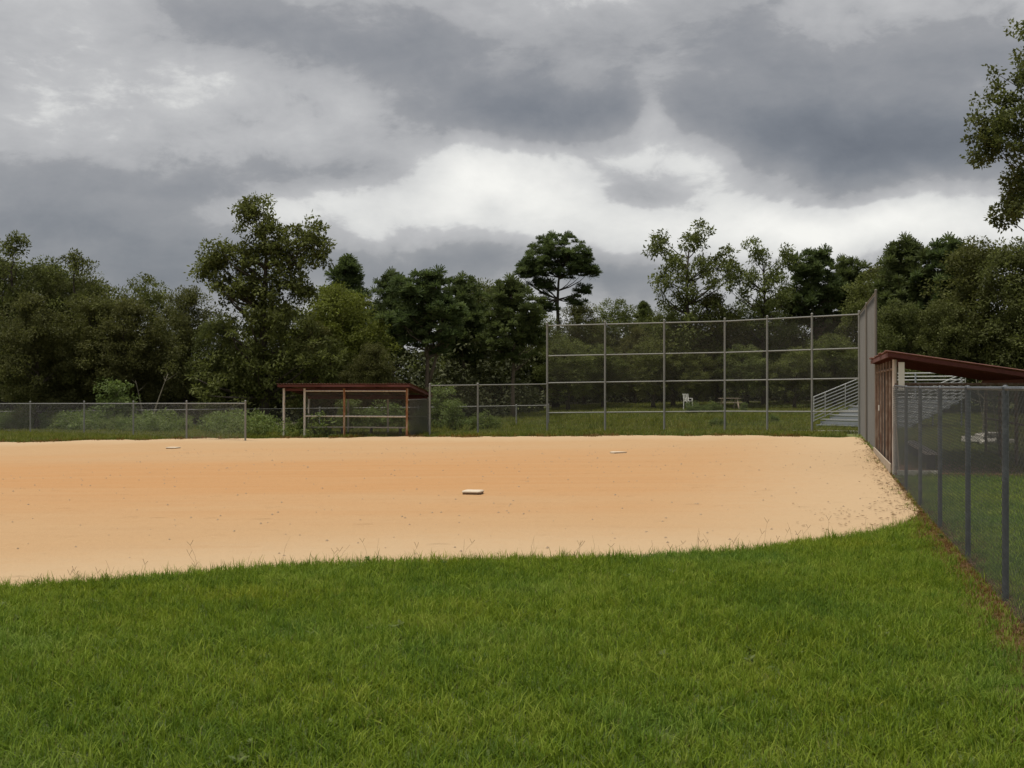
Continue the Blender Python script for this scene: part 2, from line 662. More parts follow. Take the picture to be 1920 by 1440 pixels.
def y_near(x):
    x = np.asarray(x, float)
    a = np.interp(x, nex, ney)
    f = (x + 0.10 - 2.055) / 0.236
    return np.where(x < XF, a, np.maximum(a, f))


fe = [(-600, 842), (-300, 836), (0, 829), (250, 825), (460, 821), (530, 822), (800, 819), (1000, 818.5), (1200, 817.5), (1360, 816), (1500, 818), (1600, 821)]
fep = [G(*q) for q in fe]
fex = np.array([q.x for q in fep])
fey = np.array([q.y for q in fep])


def y_far(x):
    x = np.asarray(x, float)
    return np.interp(x, fex, fey) + 0.75 * np_noise(x * 1.3, 3)


xs = np.concatenate([np.linspace(-34, XF, 260), np.linspace(XF, 14.3, 90)[1:]])
yn = y_near(xs) + np.where(xs < XF, 0.06 * np_noise(xs * 3.0, 5) - 0.10 + 0.07 * np_noise(xs * 7.0, 15), 0.05 * np_noise(xs * 9.0, 6))
yf = np.maximum(y_far(xs), yn + 0.05)
t = np.linspace(0, 1, 120)[:, None]
tt = t ** 1.35
X = np.repeat(xs[None, :], 120, 0)
Y = yn[None, :] * (1 - tt) + yf[None, :] * tt
dn = np.minimum(Y - yn[None, :], np.abs(fence_x(Y) - X) * 0.8)
rim = np.clip(1 - np.minimum(dn / 6.5, (yf[None, :] - Y) / 9.0), 0, 1)
rs = np.random.RandomState(2)
Z = H(X, Y) + 0.008 + 0.004 * np.sin(X * 3.1 + Y) * np.sin(Y * 2.3)
tag(link('infield_clay', grid_mesh('infield_clay', X, Y, Z, 'clay', {'rim': rim})), kind='structure')

# foreground lawn sheet (both sides of the right fence)
lx = np.linspace(-15, 15, 220)
tl = np.linspace(0, 1, 150)[:, None]
ytop = np.where(lx < XF, y_near(lx) + 0.04 * np_noise(lx * 3.0, 5), (lx + 0.10 - 2.055) / 0.236)
ytop = np.minimum(ytop, 31.6)
X = np.repeat(lx[None, :], 150, 0)
Y = 3.0 * (1 - tl) + ytop[None, :] * tl
df = np.abs(fence_x(Y) - 0.12 - X + 0.05 * np.sin(Y * 3.1)) * 0.97
strip = np.clip(1.15 - df / (0.46 + 0.12 * np_noise(Y * 1.3, 9)), 0, 1) * sstep(6, 9, Y)
edge_n = ytop[None, :] - Y
dens = (1 - 0.93 * strip) * np.clip(0.25 + edge_n / 0.35, 0.25, 1)
dens = dens * np.where(X > fence_x(Y) + 0.3, 0.55, 1.0)
dens = dens * np.where(Y > 19, 0.7, 1.0)
lawn_me = grid_mesh('lawn', X, Y, H(X, Y) + 0.002, 'lawn_mat', {'bare': np.clip(strip * 1.2, 0, 1), 'dens': dens, 'deadd': strip})
tag(link('lawn', lawn_me), kind='structure')

X, Y = np.meshgrid(np.linspace(-75, -2, 40), np.linspace(80, 150, 30))
tag(link('forest_floor', grid_mesh('forest_floor', X, Y, H(X, Y) + 0.03 + 0.1 * np.sin(X) * np.sin(Y * 0.7), 'forest_mat')), kind='structure')
X, Y = np.meshgrid(np.linspace(2, 75, 40), np.linspace(106, 160, 20))
tag(link('forest_floor', grid_mesh('forest_floor', X, Y, H(X, Y) + 0.03 + 0.1 * np.sin(X) * np.sin(Y * 0.7), 'forest_mat')), kind='structure')


# ------------------------------------------------------------------ grass (geometry-node instances of small tufts)
def tuft_mesh(name, rng, nb, rad, l0, l1, w, mat, lean=0.6):
    """one tuft of bent blades, three quads narrowing to the tip"""
    quads, rn = [], []
    for _ in range(nb):
        a = rng.uniform(0, 6.283)
        r_ = rad * math.sqrt(rng.random())
        base = np.array([math.cos(a) * r_, math.sin(a) * r_, -0.005])
        L = rng.uniform(l0, l1)
        th = rng.uniform(0, 6.283)
        le = rng.uniform(0.12, 1.0) * lean
        d = np.array([math.cos(th), math.sin(th), 0.0])
        s = np.array([-d[1], d[0], 0.0])
        tw = rng.uniform(-0.6, 0.6)
        s = s * math.cos(tw) + d * math.sin(tw)
        pts = []
        for k_ in range(4):
            u = k_ / 3.0
            pts.append(base + d * (L * le * u * u) + np.array([0, 0, L * (u - 0.35 * le * u * u)]))
        ww = [w, w * 0.9, w * 0.6, w * 0.08]
        q_r = rng.random()
        for k_ in range(3):
            quads.append([pts[k_] - s * ww[k_], pts[k_] + s * ww[k_], pts[k_ + 1] + s * ww[k_ + 1], pts[k_ + 1] - s * ww[k_ + 1]])
            rn.append(q_r)
    return quads_mesh(name, np.array(quads), np.array(rn), mat)


def tuft_collection(name, meshes):
    c_ = bpy.data.collections.new(name)
    for me in meshes:
        c_.objects.link(bpy.data.objects.new(me.name, me))
    return c_


def scatter(obj, coll, density, dens_attr, smin, smax, seed):
    ng = bpy.data.node_groups.new(obj.name + '_scatter', 'GeometryNodeTree')
    ng.interface.new_socket('Geometry', in_out='INPUT', socket_type='NodeSocketGeometry')
    ng.interface.new_socket('Geometry', in_out='OUTPUT', socket_type='NodeSocketGeometry')
    nn, ll = ng.nodes, ng.links
    gi, go = nn.new('NodeGroupInput'), nn.new('NodeGroupOutput')
    dp = nn.new('GeometryNodeDistributePointsOnFaces')
    dp.inputs['Seed'].default_value = seed
    na = nn.new('GeometryNodeInputNamedAttribute')
    na.data_type = 'FLOAT'
    na.inputs['Name'].default_value = dens_attr
    mu = nn.new('ShaderNodeMath')
    mu.operation = 'MULTIPLY'
    mu.inputs[1].default_value = density
    ll.new(na.outputs['Attribute'], mu.inputs[0])
    ll.new(mu.outputs[0], dp.inputs['Density'])
    ci = nn.new('GeometryNodeCollectionInfo')
    ci.inputs['Collection'].default_value = coll
    ci.inputs['Separate Children'].default_value = True
    ci.inputs['Reset Children'].default_value = True
    ip = nn.new('GeometryNodeInstanceOnPoints')
    ip.inputs['Pick Instance'].default_value = True
    rv = nn.new('FunctionNodeRandomValue')
    rv.data_type = 'FLOAT_VECTOR'
    rv.inputs[0].default_value = (-0.12, -0.12, 0)
    rv.inputs[1].default_value = (0.12, 0.12, 6.283)
    rsn = nn.new('FunctionNodeRandomValue')
    rsn.data_type = 'FLOAT'
    rsn.inputs[2].default_value = smin
    rsn.inputs[3].default_value = smax
    ri = nn.new('FunctionNodeRandomValue')
    ri.data_type = 'INT'
    ri.inputs[4].default_value = 0
    ri.inputs[5].default_value = 50
    ll.new(gi.outputs[0], dp.inputs['Mesh'])
    ll.new(dp.outputs['Points'], ip.inputs['Points'])
    ll.new(ci.outputs[0], ip.inputs['Instance'])
    ll.new(ri.outputs[2], ip.inputs['Instance Index'])
    ll.new(rv.outputs[0], ip.inputs['Rotation'])
    ll.new(rsn.outputs[1], ip.inputs['Scale'])
    ll.new(ip.outputs[0], go.inputs[0])
    md = obj.modifiers.new('scatter', 'NODES')
    md.node_group = ng
    return obj


rg = random.Random(11)
near_tufts = tuft_collection('near_tufts', [tuft_mesh('grass_tuft', rg, 12, 0.075, 0.045, 0.11, 0.0046, 'grass_blade', 1.05) for _ in range(6)] +
                             [tuft_mesh('grass_tuft', rg, 9, 0.055, 0.09, 0.19, 0.0046, 'grass_blade', 1.15) for _ in range(3)])
lawn_grass = link('lawn_grass', lawn_me.copy())
tag(lawn_grass, 'mown green lawn grass in the foreground beside the clay infield', 'grass', kind='stuff')
scatter(lawn_grass, near_tufts, 280.0, 'dens', 0.55, 1.2, 3)
dead_tufts = tuft_collection('dead_tufts', [tuft_mesh('dead_tuft', rg, 12, 0.07, 0.03, 0.09, 0.0035, 'grass_dead', 1.4) for _ in range(4)])
dead_grass = link('dead_grass', lawn_me.copy())
tag(dead_grass, 'brown dead grass strip under the near chain link fence', 'dead grass', kind='stuff')
scatter(dead_grass, dead_tufts, 150.0, 'deadd', 0.6, 1.2, 5)

def rosette(name, rng, n_l, r_):
    q_, rn_ = [], []
    for _ in range(n_l):
        a_ = rng.uniform(0, 6.283)
        L_ = r_ * rng.uniform(0.6, 1.2)
        d_ = np.array([math.cos(a_), math.sin(a_), rng.uniform(0.25, 0.9)])
        s_ = np.array([-math.sin(a_), math.cos(a_), rng.uniform(-0.2, 0.2)]) * L_ * 0.30
        b0_ = np.array([0, 0, rng.uniform(0.0, 0.05)])
        q_.append([b0_, b0_ + d_ * L_ * 0.5 + s_, b0_ + d_ * L_ + np.array([0, 0, -0.1 * L_]), b0_ + d_ * L_ * 0.5 - s_])
        rn_.append(rng.uniform(0.3, 0.9))
    return quads_mesh(name, np.array(q_), np.array(rn_), 'leaf_weed')


weeds = tuft_collection('lawn_weed_kinds', [rosette('lawn_weed', rg, 14, 0.052) for _ in range(3)] + [rosette('lawn_weed', rg, 22, 0.045) for _ in range(2)])
lm2 = lawn_me.copy()
co_ = np.zeros(len(lm2.vertices) * 3, np.float32)
lm2.vertices.foreach_get('co', co_)
co_ = co_.reshape(-1, 3)
pt_ = np.sin(co_[:, 0] * 1.9 + 1.0) * np.sin(co_[:, 1] * 1.5 + co_[:, 0] * 0.6) + 0.4 * np.sin(co_[:, 0] * 5 + co_[:, 1] * 3)
lm2.attributes['dens'].data.foreach_set('value', (np.clip(pt_ - 0.35, 0, 1) * (co_[:, 1] < 24)).astype(np.float32))
lwd = link('lawn_weeds', lm2)
tag(lwd, 'small broadleaf weeds scattered through the foreground lawn', 'weeds', kind='stuff')
scatter(lwd, weeds, 5.0, 'dens', 0.6, 1.3, 27)

# far verge: strip between clay and the far fences, and the meadow behind the backstop
far_tufts = tuft_collection('far_tufts', [tuft_mesh('verge_tuft', rg, 16, 0.22, 0.08, 0.26, 0.012, 'grass_far', 0.8) for _ in range(6)])
vx = np.linspace(-40, 34, 220)
tv = np.linspace(0, 1, 60)[:, None]
vb = np.where(vx < 14.3, y_far(np.minimum(vx, 14.2)), 57.0)
vt = np.interp(vx, [-40, -30, -10, -2, 0, 8, 34], [92, 84, 80, 82, 98, 108, 104])
X = np.repeat(vx[None, :], 60, 0)
Y = vb[None, :] * (1 - tv) + vt[None, :] * tv
dv = np.clip(0.35 + (Y - vb[None, :]) / 1.2, 0.35, 1.0) * np.where(Y > 72, 0.55, 1.0)
verge_me = grid_mesh('verge_grass', X, Y, H(X, Y) - 0.01, 'ground_mat', {'dens': dv})
verge = link('verge_grass', verge_me)
tag(verge, 'rough green grass along the far edge of the clay and behind the backstop', 'grass', kind='stuff')
scatter(verge, far_tufts, 13.0, 'dens', 0.6, 1.3, 8)
X, Y = np.meshgrid(np.linspace(8, 34, 60), np.linspace(31.4, 58, 60))
dv = np.where(X > fence_x(Y) + 0.4, 1.0, 0.0)
yard = link('yard_grass', grid_mesh('yard_grass', X, Y, H(X, Y) - 0.012, 'ground_mat', {'dens': dv}))
tag(yard, 'mown grass outside the field beyond the near dugout', 'grass', kind='stuff')
scatter(yard, far_tufts, 20.0, 'dens', 0.4, 0.8, 9)


rim_tufts = tuft_collection('rim_tufts', [tuft_mesh('rim_tuft', rg, 14, 0.20, 0.06, 0.24, 0.014, 'grass_dead', 1.3) for _ in range(4)])
rx_ = np.linspace(-36, 14.2, 300)
tr_ = np.linspace(0, 1, 5)[:, None]
X = np.repeat(rx_[None, :], 5, 0)
Y = y_far(rx_)[None, :] - 0.7 + tr_ * 1.5
dd = np.clip(0.4 + 0.8 * np_noise(rx_ * 2.3, 44), 0, 1)[None, :] * np.ones_like(tr_)
rim_g = link('rim_grass', grid_mesh('rim_grass', X, Y, H(X, Y) - 0.03, 'clay', {'dens': dd, 'rim': dd * 0}))
tag(rim_g, 'brown dry grass fringe along the far edge of the clay', 'dead grass', kind='stuff')
scatter(rim_g, rim_tufts, 12.0, 'dens', 0.5, 1.2, 15)


weed_tufts = tuft_collection('weed_tufts', [tuft_mesh('weed_tuft', rg, 14, 0.22, 0.25, 0.62, 0.016, 'grass_far', 0.7) for _ in range(5)])
X, Y = np.meshgrid(np.linspace(-8, 15, 120), np.linspace(62.5, 82, 60))
dd = np.clip(0.9 * np.sin(X * 0.9 + 0.4 * Y) * np.cos(Y * 0.35 + X * 0.2) + 0.25, 0, 1) * np.where(Y > 64.5 - 0.42 * np.clip(X - 8, 0, 9), 1, 0)
dd = dd * np.where((X > 14) & (Y < 70), 0, 1)
tw_ = link('tall_weeds', grid_mesh('tall_weeds', X, Y, H(X, Y) - 0.04, 'ground_mat', {'dens': dd}))
tag(tw_, 'tall uncut weeds and grass clumps behind the backstop', 'weeds', kind='stuff')
scatter(tw_, weed_tufts, 3.2, 'dens', 0.5, 1.25, 17)
# weeds and dry tufts hugging the fence and dugout foot on the clay side
foot_tufts = tuft_collection('foot_tufts', [tuft_mesh('foot_tuft', rg, 10, 0.06, 0.03, 0.12, 0.005, 'grass_dead', 1.4) for _ in range(4)] + [tuft_mesh('foot_tuft', rg, 9, 0.05, 0.04, 0.14, 0.005, 'grass_blade', 1.2) for _ in range(2)])
fy_ = np.linspace(20.6, 56, 260)
tf_ = np.linspace(0, 1, 8)[:, None]
Y = np.repeat(fy_[None, :], 8, 0)
wf_ = 0.34 + 0.26 * np.clip(np_noise(fy_ * 1.4, 61), -0.9, 1.4) + 0.35 * sstep(24, 20.6, fy_)
X = fence_x(Y) - 0.05 - tf_ * np.maximum(wf_, 0.12)[None, :]
dd = (1 - tf_) ** 1.2 * np.ones_like(Y)
fw_ = link('fence_foot_weeds', grid_mesh('fence_foot_weeds', X, Y, H(X, Y) - 0.02, 'lawn_mat', {'dens': dd, 'bare': dd * 0 + 1}))
tag(fw_, 'ragged dry weeds along the foot of the right fence and dugout', 'weeds', kind='stuff')
scatter(fw_, foot_tufts, 60.0, 'dens', 0.5, 1.3, 19)


# ------------------------------------------------------------------ chain-link fencing
PANELS = {}


def link_panel(w, h, mat, pitch=0.054, r=0.0021, seg=0.6):
    """woven diamond wire in the local XZ plane, real round-ish wires"""
    key = (round(w, 3), round(h, 3), mat, pitch)
    if key in PANELS:
        return PANELS[key]
    st = pitch * math.sqrt(2)
    vs, fs = [], []
    for sgn in (1, -1):
        off = r * sgn
        c0 = -h if sgn == 1 else 0.0
        c1 = w if sgn == 1 else w + h
        c_ = c0 + st * 0.5
        while c_ < c1:
            # points x = c + sgn*z
            za = max(0.0, -c_ if sgn == 1 else c_ - w)
            zb = min(h, (w - c_) if sgn == 1 else c_)
            if zb - za > 0.02:
                ns = max(1, int((zb - za) / seg))
                for k_ in range(ns):
                    z0 = za + (zb - za) * k_ / ns
                    z1 = za + (zb - za) * (k_ + 1) / ns
                    i = len(vs)
                    for zq in (z0, z1):
                        xq = c_ + sgn * zq
                        vs += [(xq - r * 0.75, off - r * 0.6, zq + sgn * r * 0.75), (xq + r * 0.75, off - r * 0.6, zq - sgn * r * 0.75), (xq, off + r, zq)]
                    fs += [(i, i + 1, i + 4, i + 3), (i + 1, i + 2, i + 5, i + 4), (i + 2, i, i + 3, i + 5)]
            c_ += st
    me = bpy.data.meshes.new('chain_link_wire')
    me.from_pydata(vs, [], fs)
    me.materials.append(MATS[mat])
    PANELS[key] = me
    return me


def post_mesh(r, h, mat, cap=True):
    key = ('post', r, round(h, 3), mat)
    if key not in PANELS:
        mb = MB()
        mb.tube([(0, 0, -0.15), (0, 0, h)], r, 10)
        if cap:
            mb.tube([(0, 0, h), (0, 0, h + r * 0.5), (0, 0, h + r * 1.1)], [r * 1.15, r * 1.1, r * 0.4], 10)
        PANELS[key] = mb.mesh('post', mat)
    return PANELS[key]


def rail_between(parent, a, b_, r, mat, name='rail', sag=0.0):
    a, b_ = Vector(a), Vector(b_)
    mb = MB()
    if sag:
        pts = [a.lerp(b_, q) - Vector((0, 0, sag * 4 * q * (1 - q))) for q in np.linspace(0, 1, 7)]
    else:
        pts = [a, b_]
    mb.tube(pts, r, 7)
    return part(name, mb, mat, parent)


def fence_run(parent, pts, h, rails, post_r, rail_r, mat_post, mat_rail, mat_wire, pitch=0.054, wire_r=0.0016, top_over=0.06, skip_first=False, skip_last=False):
    """posts at pts (world XY), rails at heights, one wire panel per bay; parent sits at the world origin"""
    pts = [Vector((p_[0], p_[1], hz(p_[0], p_[1]))) for p_ in pts]
    for i, p_ in enumerate(pts):
        if (i == 0 and skip_first) or (i == len(pts) - 1 and skip_last):
            continue
        link('post', post_mesh(post_r, h + top_over, mat_post), parent, p_)
    for i in range(len(pts) - 1):
        a, b_ = pts[i], pts[i + 1]
        for rz_ in rails:
            rail_between(parent, a + Vector((0, 0, rz_)), b_ + Vector((0, 0, rz_)), rail_r, mat_rail)
        d = b_ - a
        L = math.hypot(d.x, d.y)
        Lq = round(L, 2)
        o = link('chain_link_wire', link_panel(Lq, h, mat_wire, pitch, wire_r), parent)
        ang = math.atan2(d.y, d.x)
        nrm = Vector((-math.sin(ang), math.cos(ang), 0))
        M = Matrix.Rotation(ang, 4, 'Z')
        Sh = Matrix.Identity(4)
        Sh[2][0] = d.z / L
        Sh[0][0] = L / Lq
        o.matrix_local = Matrix.Translation(a + nrm * (post_r + 0.008)) @ M @ Sh
        o['kind'] = 'stuff'


# backstop
A = Vector((ray(1026, 63.5), 63.5))
B = Vector((ray(1359, 61.4), 61.4))
C = Vector((ray(1611, 56.7), 56.7))
D = Vector((fence_x(42.6), 42.6))
bs = thing('backstop', 'tall grey chain link backstop with four horizontal pipe rails behind home plate', 'backstop')
bpts = [A.lerp(B, q / 3) for q in range(3)] + [B.lerp(C, q / 3) for q in range(3)]
fence_run(bs, bpts + [C], 5.32, [0.98, 2.46, 3.80, 5.30], 0.052, 0.031, 'galvanised', 'galvanised', 'galvanised_wire', top_over=0.10)
wing = [C.lerp(D, q / 2) for q in range(3)]
fence_run(bs, wing, 5.32, [5.30], 0.040, 0.028, 'wing_wire', 'wing_wire', 'wing_wire', wire_r=0.0026, top_over=0.03, skip_first=True)

# near right fence from the dugout towards the camera
nf = thing('chain_link_fence', 'dark weathered chain link fence running from the right dugout towards the camera', 'fence')
ys = [6.7, 10.2, 13.75, 17.1, 20.9, 24.8, 28.6, 32.6]
fence_run(nf, [(fence_x(y_), y_) for y_ in ys], 2.28, [2.28], 0.036, 0.024, 'old_post', 'old_post', 'old_wire', pitch=0.064, wire_r=0.0015, top_over=0.0, skip_last=True)

# fence between the far dugout and the backstop
mf = thing('chain_link_fence', 'short run of grey chain link fence joining the far dugout to the backstop', 'fence')
p0 = Vector((ray(806, 61.2), 61.2))
fence_run(mf, [p0, p0.lerp(A, 0.40), A], 2.40, [2.40], 0.048, 0.028, 'galvanised', 'galvanised', 'galvanised_wire', skip_last=True)

# left field fence
lf = thing('chain_link_fence', 'lower grey chain link fence at the far left ending short of the dugout', 'fence')
P = Vector((-12.1, 58.1))
q = Vector((-0.715, 0.699))
fence_run(lf, [P + q * s_ for s_ in (0, 4.97, 10.0, 15.2, 21.6, 27.5, 33.5)], 1.70, [1.70], 0.042, 0.026, 'galvanised', 'galvanised', 'galvanised_wire', wire_r=0.0012, top_over=0.1)
# low fence further back
bf = thing('chain_link_fence', 'low chain link fence with sagging top wire among weeds behind the dugout', 'fence')
bp = [(-34, 81.2), (-27.5, 79.9), (-23.2, 79.0), (-17, 77.8), (-11.5, 76.6), (-5.5, 75.2), (0.25, 74.0), (2.1, 73.6)]
fence_run(bf, bp, 1.16, [1.16], 0.045, 0.022, 'galvanised', 'galvanised', 'galvanised_wire', top_over=0.04)


# ------------------------------------------------------------------ dugouts
def corrugated(w, d, amp=0.02, waves=8, nseg=32, thick=0.006):
    """roof sheet in local XY, ridges along Y, centred on x, y from 0 to d"""
    mb = MB()
    for layer in (0, 1):
        for j in (0, 1):
            for i in range(nseg + 1):
                x_ = -w / 2 + w * i / nseg
                mb.v.append(Vector((x_, d * j, amp * math.sin(2 * math.pi * waves * i / nseg) - layer * thick)))
    n_ = nseg + 1
    for i in range(nseg):
        mb.f.append([i, i + 1, n_ + i + 1, n_ + i])
        mb.f.append([2 * n_ + i + 1, 2 * n_ + i, 3 * n_ + i, 3 * n_ + i + 1])
        mb.f.append([2 * n_ + i, 2 * n_ + i + 1, i + 1, i])
        mb.f.append([n_ + i, n_ + i + 1, 3 * n_ + i + 1, 3 * n_ + i])
    return mb


def dugout(label, origin, ang, L, depth, sg, zf, zb, over_f, over_b, posts, hf, front_rails, post_mat, wire_mat, seed, end_over=0.25, rear_posts=None, open_bay=None):
    """front along local +X, depth along sg*Y. posts = x of the front posts"""
    rng = random.Random(seed)
    d = thing('dugout', label, 'dugout', origin, ang)
    slope = (zb - zf) / depth
    zr = lambda y_: zf + slope * y_
    # roof sheets
    nP = max(4, int(round((L + 2 * end_over) / 1.05)))
    pw = (L + 2 * end_over) / nP
    rl = depth + over_f + over_b
    tilt = math.atan(slope)
    roof = link('roof', None, d)
    roof.empty_display_size = 0.2
    sheet = corrugated(pw + 0.05, rl / math.cos(tilt)).mesh('roof_panel', 'red_roof')
    for i in range(nP):
        o = link('roof_panel', sheet, roof)
        z0 = zr(-over_f) + 0.09 + 0.008 * (i % 2) + rng.uniform(-0.006, 0.010)
        o.location = (-end_over + pw * (i + 0.5), sg * (-over_f + rng.uniform(-0.05, 0.05)), z0)
        if sg > 0:
            o.rotation_euler = (tilt, rng.uniform(-0.006, 0.006), 0)
        else:
            o.rotation_euler = (tilt, rng.uniform(-0.006, 0.006), math.pi)
    # fascia boards along front and back, rake boards at the ends
    for y_, nm in ((-over_f + 0.03, 'fascia'), (depth + over_b - 0.03, 'fascia')):
        part(nm, MB().box((L / 2, sg * y_, zr(y_) - 0.01), (L + 2 * end_over - 0.02, 0.04, 0.11)), 'maroon_wood', roof)
    for x_ in (-end_over + 0.03, L + end_over - 0.03):
        part('rake_board', MB().beam((x_, sg * (-over_f + 0.052), zr(-over_f) - 0.012), (x_, sg * (depth + over_b - 0.052), zr(depth + over_b) - 0.012), 0.04, 0.10), 'maroon_wood', roof)
    nr = max(3, int(L / 1.3))
    for i in range(nr + 1):
        x_ = 0.12 + (L - 0.24) * i / nr
        part('rafter', MB().beam((x_, sg * (-over_f + 0.06), zr(-over_f) - 0.025), (x_, sg * (depth + over_b - 0.06), zr(depth + over_b) - 0.025), 0.045, 0.10), 'maroon_wood', roof)
    for y_ in (0.10, depth - 0.10):
        part('purlin', MB().box((L / 2, sg * y_, zr(y_) - 0.15), (L, 0.06, 0.12)), 'maroon_wood', roof)
    # posts
    for pi_, x_ in enumerate(posts):
        link('post', post_mesh(0.058, zr(0) - 0.1, 'orange_post' if open_bay and pi_ >= 2 else ('white_post' if pi_ == 0 else post_mat), False), d, (x_, 0, 0))
    for x_ in (rear_posts or [0.0, L / 3, 2 * L / 3, L]):
        link('post', post_mesh(0.05, zr(depth) - 0.1, post_mat, False), d, (x_, sg * depth, 0))
    xs_ = sorted(posts)
    for rz_ in front_rails:
        rail_between(d, (xs_[1] if open_bay else xs_[0], 0, rz_), (xs_[-1], 0, rz_), 0.036, post_mat)
    for i in range(len(xs_) - 1):
        if open_bay and i == 0:
            continue
        w_ = round(xs_[i + 1] - xs_[i], 2)
        o = link('chain_link_wire', link_panel(w_, hf, wire_mat), d, (xs_[i], sg * 0.07, 0.02))
        o['kind'] = 'stuff'
    # rear and end meshes
    rear_h = min(hf, zr(depth) - 0.2)
    o = link('chain_link_wire', link_panel(round(L, 2), rear_h, wire_mat), d, (0, sg * (depth + 0.06), 0.02))
    o['kind'] = 'stuff'
    rail_between(d, (0, sg * depth, rear_h * 0.53), (L, sg * depth, rear_h * 0.53), 0.03, post_mat)
    for x_ in (0.0, L):
        if open_bay and x_ == 0.0:
            continue
        o = link('chain_link_wire', link_panel(round(depth, 2), rear_h, wire_mat, 0.020 if open_bay else 0.054, 0.0024), d, (x_ - 0.06 if x_ == 0 else x_ + 0.06, 0, 0.02), math.pi / 2 * sg)
        o['kind'] = 'stuff'
        rail_between(d, (x_, 0, rear_h), (x_, sg * depth, rear_h), 0.03, post_mat)
    # bench
    bx0, bx1 = L * 0.14, L - 0.4
    be = link('bench', None, d)
    be.empty_display_size = 0.2
    part('bench_plank', MB().box(((bx0 + bx1) / 2, sg * depth * 0.30, 0.47), (bx1 - bx0, 0.28, 0.06)), 'white_post', be)
    for i in range(4):
        x_ = bx0 + 0.3 + (bx1 - bx0 - 0.6) * i / 3
        part('bench_leg', MB().box((x_, sg * depth * 0.30, 0.20), (0.08, 0.22, 0.47)), 'brown_wood', be)
    return d


# far (third-base) dugout
FR = Vector((ray(765, 60.7), 60.7))
fdir = Vector((0.974, -0.227))
Lf = 6.35
FO = FR - fdir * Lf
zfo = hz(FR.x, FR.y) - 0.08
xp = [0.05, 1.12, 3.15, 6.30]
far_d = dugout('far third-base dugout with dark red roof and rusty white posts behind the clay', (FO.x, FO.y, zfo), math.atan2(-0.227, 0.974),
               Lf, 3.3, 1, 2.46, 2.02, 0.30, 0.15, xp, 2.18, [1.02, 2.24], 'white_post', 'galvanised_wire', 4, end_over=0.18, open_bay=True)

# near (first-base) dugout, beyond the right fence line
NO = Vector((fence_x(32.9) + 0.02, 32.9))
near_d = dugout('near right dugout with rusty red roof sloping down away from the clay', (NO.x, NO.y, hz(NO.x, NO.y)), math.atan2(FD.y, FD.x),
                9.6, 3.4, -1, 3.05, 2.52, 0.20, 0.30, [0.06, 1.65, 3.25, 4.85, 6.45, 8.05, 9.55], 2.75, [2.72], 'rusty_post', 'rusty_wire', 7, end_over=0.3)
for i in range(7):
    x_ = 0.75 + i * 1.32
    part('stud', MB().box((x_, 0.0, 1.42), (0.085, 0.05, 2.80)), 'brown_wood', near_d)
part('kick_board', MB().box((4.8, 0.10, 0.14), (9.5, 0.035, 0.24)), 'weathered_wood', near_d)
part('white_board', MB().box((-0.06, -0.16, 2.52), (0.035, 0.15, 0.72)), 'white_plastic', near_d)
part('leaning_board', MB().beam((-0.10, -0.10, 0.0), (-0.03, 0.02, 2.15), 0.03, 0.11), 'weathered_wood', near_d)
part('dirt_floor', MB().box((4.8, -1.75, 0.015), (9.9, 3.5, 0.07)), 'dugout_dirt', near_d)
part('footing', MB().box((-0.12, -0.55, 0.05), (0.22, 1.0, 0.12)), 'concrete', near_d)
part('sign_plate', MB().box((5.6, 0.13, 1.62), (0.16, 0.02, 0.16)), 'white_plastic', near_d)

# ------------------------------------------------------------------ bleachers
u = Vector((0.53, -0.848, 0))
BO = Vector((15.3, 65.0))
bl = thing('bleacher', 'aluminium bleacher with slanting guard rails behind the backstop', 'bleacher', (BO.x, BO.y, hz(BO.x, BO.y) + 0.0), math.atan2(u.y, u.x))
BLn, BD = 5.9, 4.2
rows = 6
for i in range(rows):
    y_ = 0.45 + i * 0.66
    part('seat_plank', MB().box((BLn / 2, y_ + 0.18, 0.44 + 0.22 * i), (BLn, 0.26, 0.045)), 'aluminium', bl)
    part('foot_plank', MB().box((BLn / 2, y_ - 0.16, 0.16 + 0.22 * i), (BLn, 0.26, 0.04)), 'aluminium_dull', bl)
    part('riser', MB().box((BLn / 2, y_ + 0.06, 0.27 + 0.22 * i), (BLn, 0.02, 0.16)), 'aluminium_dull', bl)
for x_ in (0.15, BLn / 2, BLn - 0.15):
    mb = MB()
    mb.beam((x_, 0.1, 0.04), (x_, BD, 0.04), 0.06, 0.08)
    mb.beam((x_, 0.1, 0.08), (x_, BD, 1.5), 0.06, 0.06)
    mb.beam((x_, BD - 0.03, 0.08), (x_, BD - 0.03, 2.76), 0.06, 0.06)
    mb.beam((x_, BD / 2, 0.08), (x_, BD / 2, 0.78), 0.05, 0.05)
    part('frame', mb, 'aluminium_dull', bl)
for xe in (-0.06, BLn + 0.06):
    for i in range(8):
        o_ = -0.172 * i
        rail_between(bl, (xe, 0.0, 1.55 + o_), (xe, BD, 2.78 + o_), 0.026, 'aluminium', 'guard_rail')
    for y_ in (0.05, 0.85, 2.3, BD - 0.05):
        zt = 1.55 + (2.78 - 1.55) * y_ / BD
        rail_between(bl, (xe + 0.045, y_, max(zt - 1.25, 0.02)), (xe + 0.045, y_, zt), 0.024, 'aluminium', 'guard_post')
for i in range(8):
    rail_between(bl, (0, BD, 2.78 - 0.172 * i), (BLn, BD, 2.78 - 0.172 * i), 0.026, 'aluminium', 'guard_rail')
# concrete kerb strip between backstop and bleacher
mb = MB()
a_ = B.lerp(C, 0.45) + Vector((0.7, 0.7))
b_ = C + Vector((0.9, 0.9))
za_, zb_ = hz(a_.x, a_.y) + 0.03, hz(b_.x, b_.y) + 0.03
mb.beam((a_.x, a_.y, za_), (b_.x, b_.y, zb_), 0.35, 0.12)
tag(link('concrete_strip', mb.mesh('concrete_strip', 'concrete')), kind='structure')

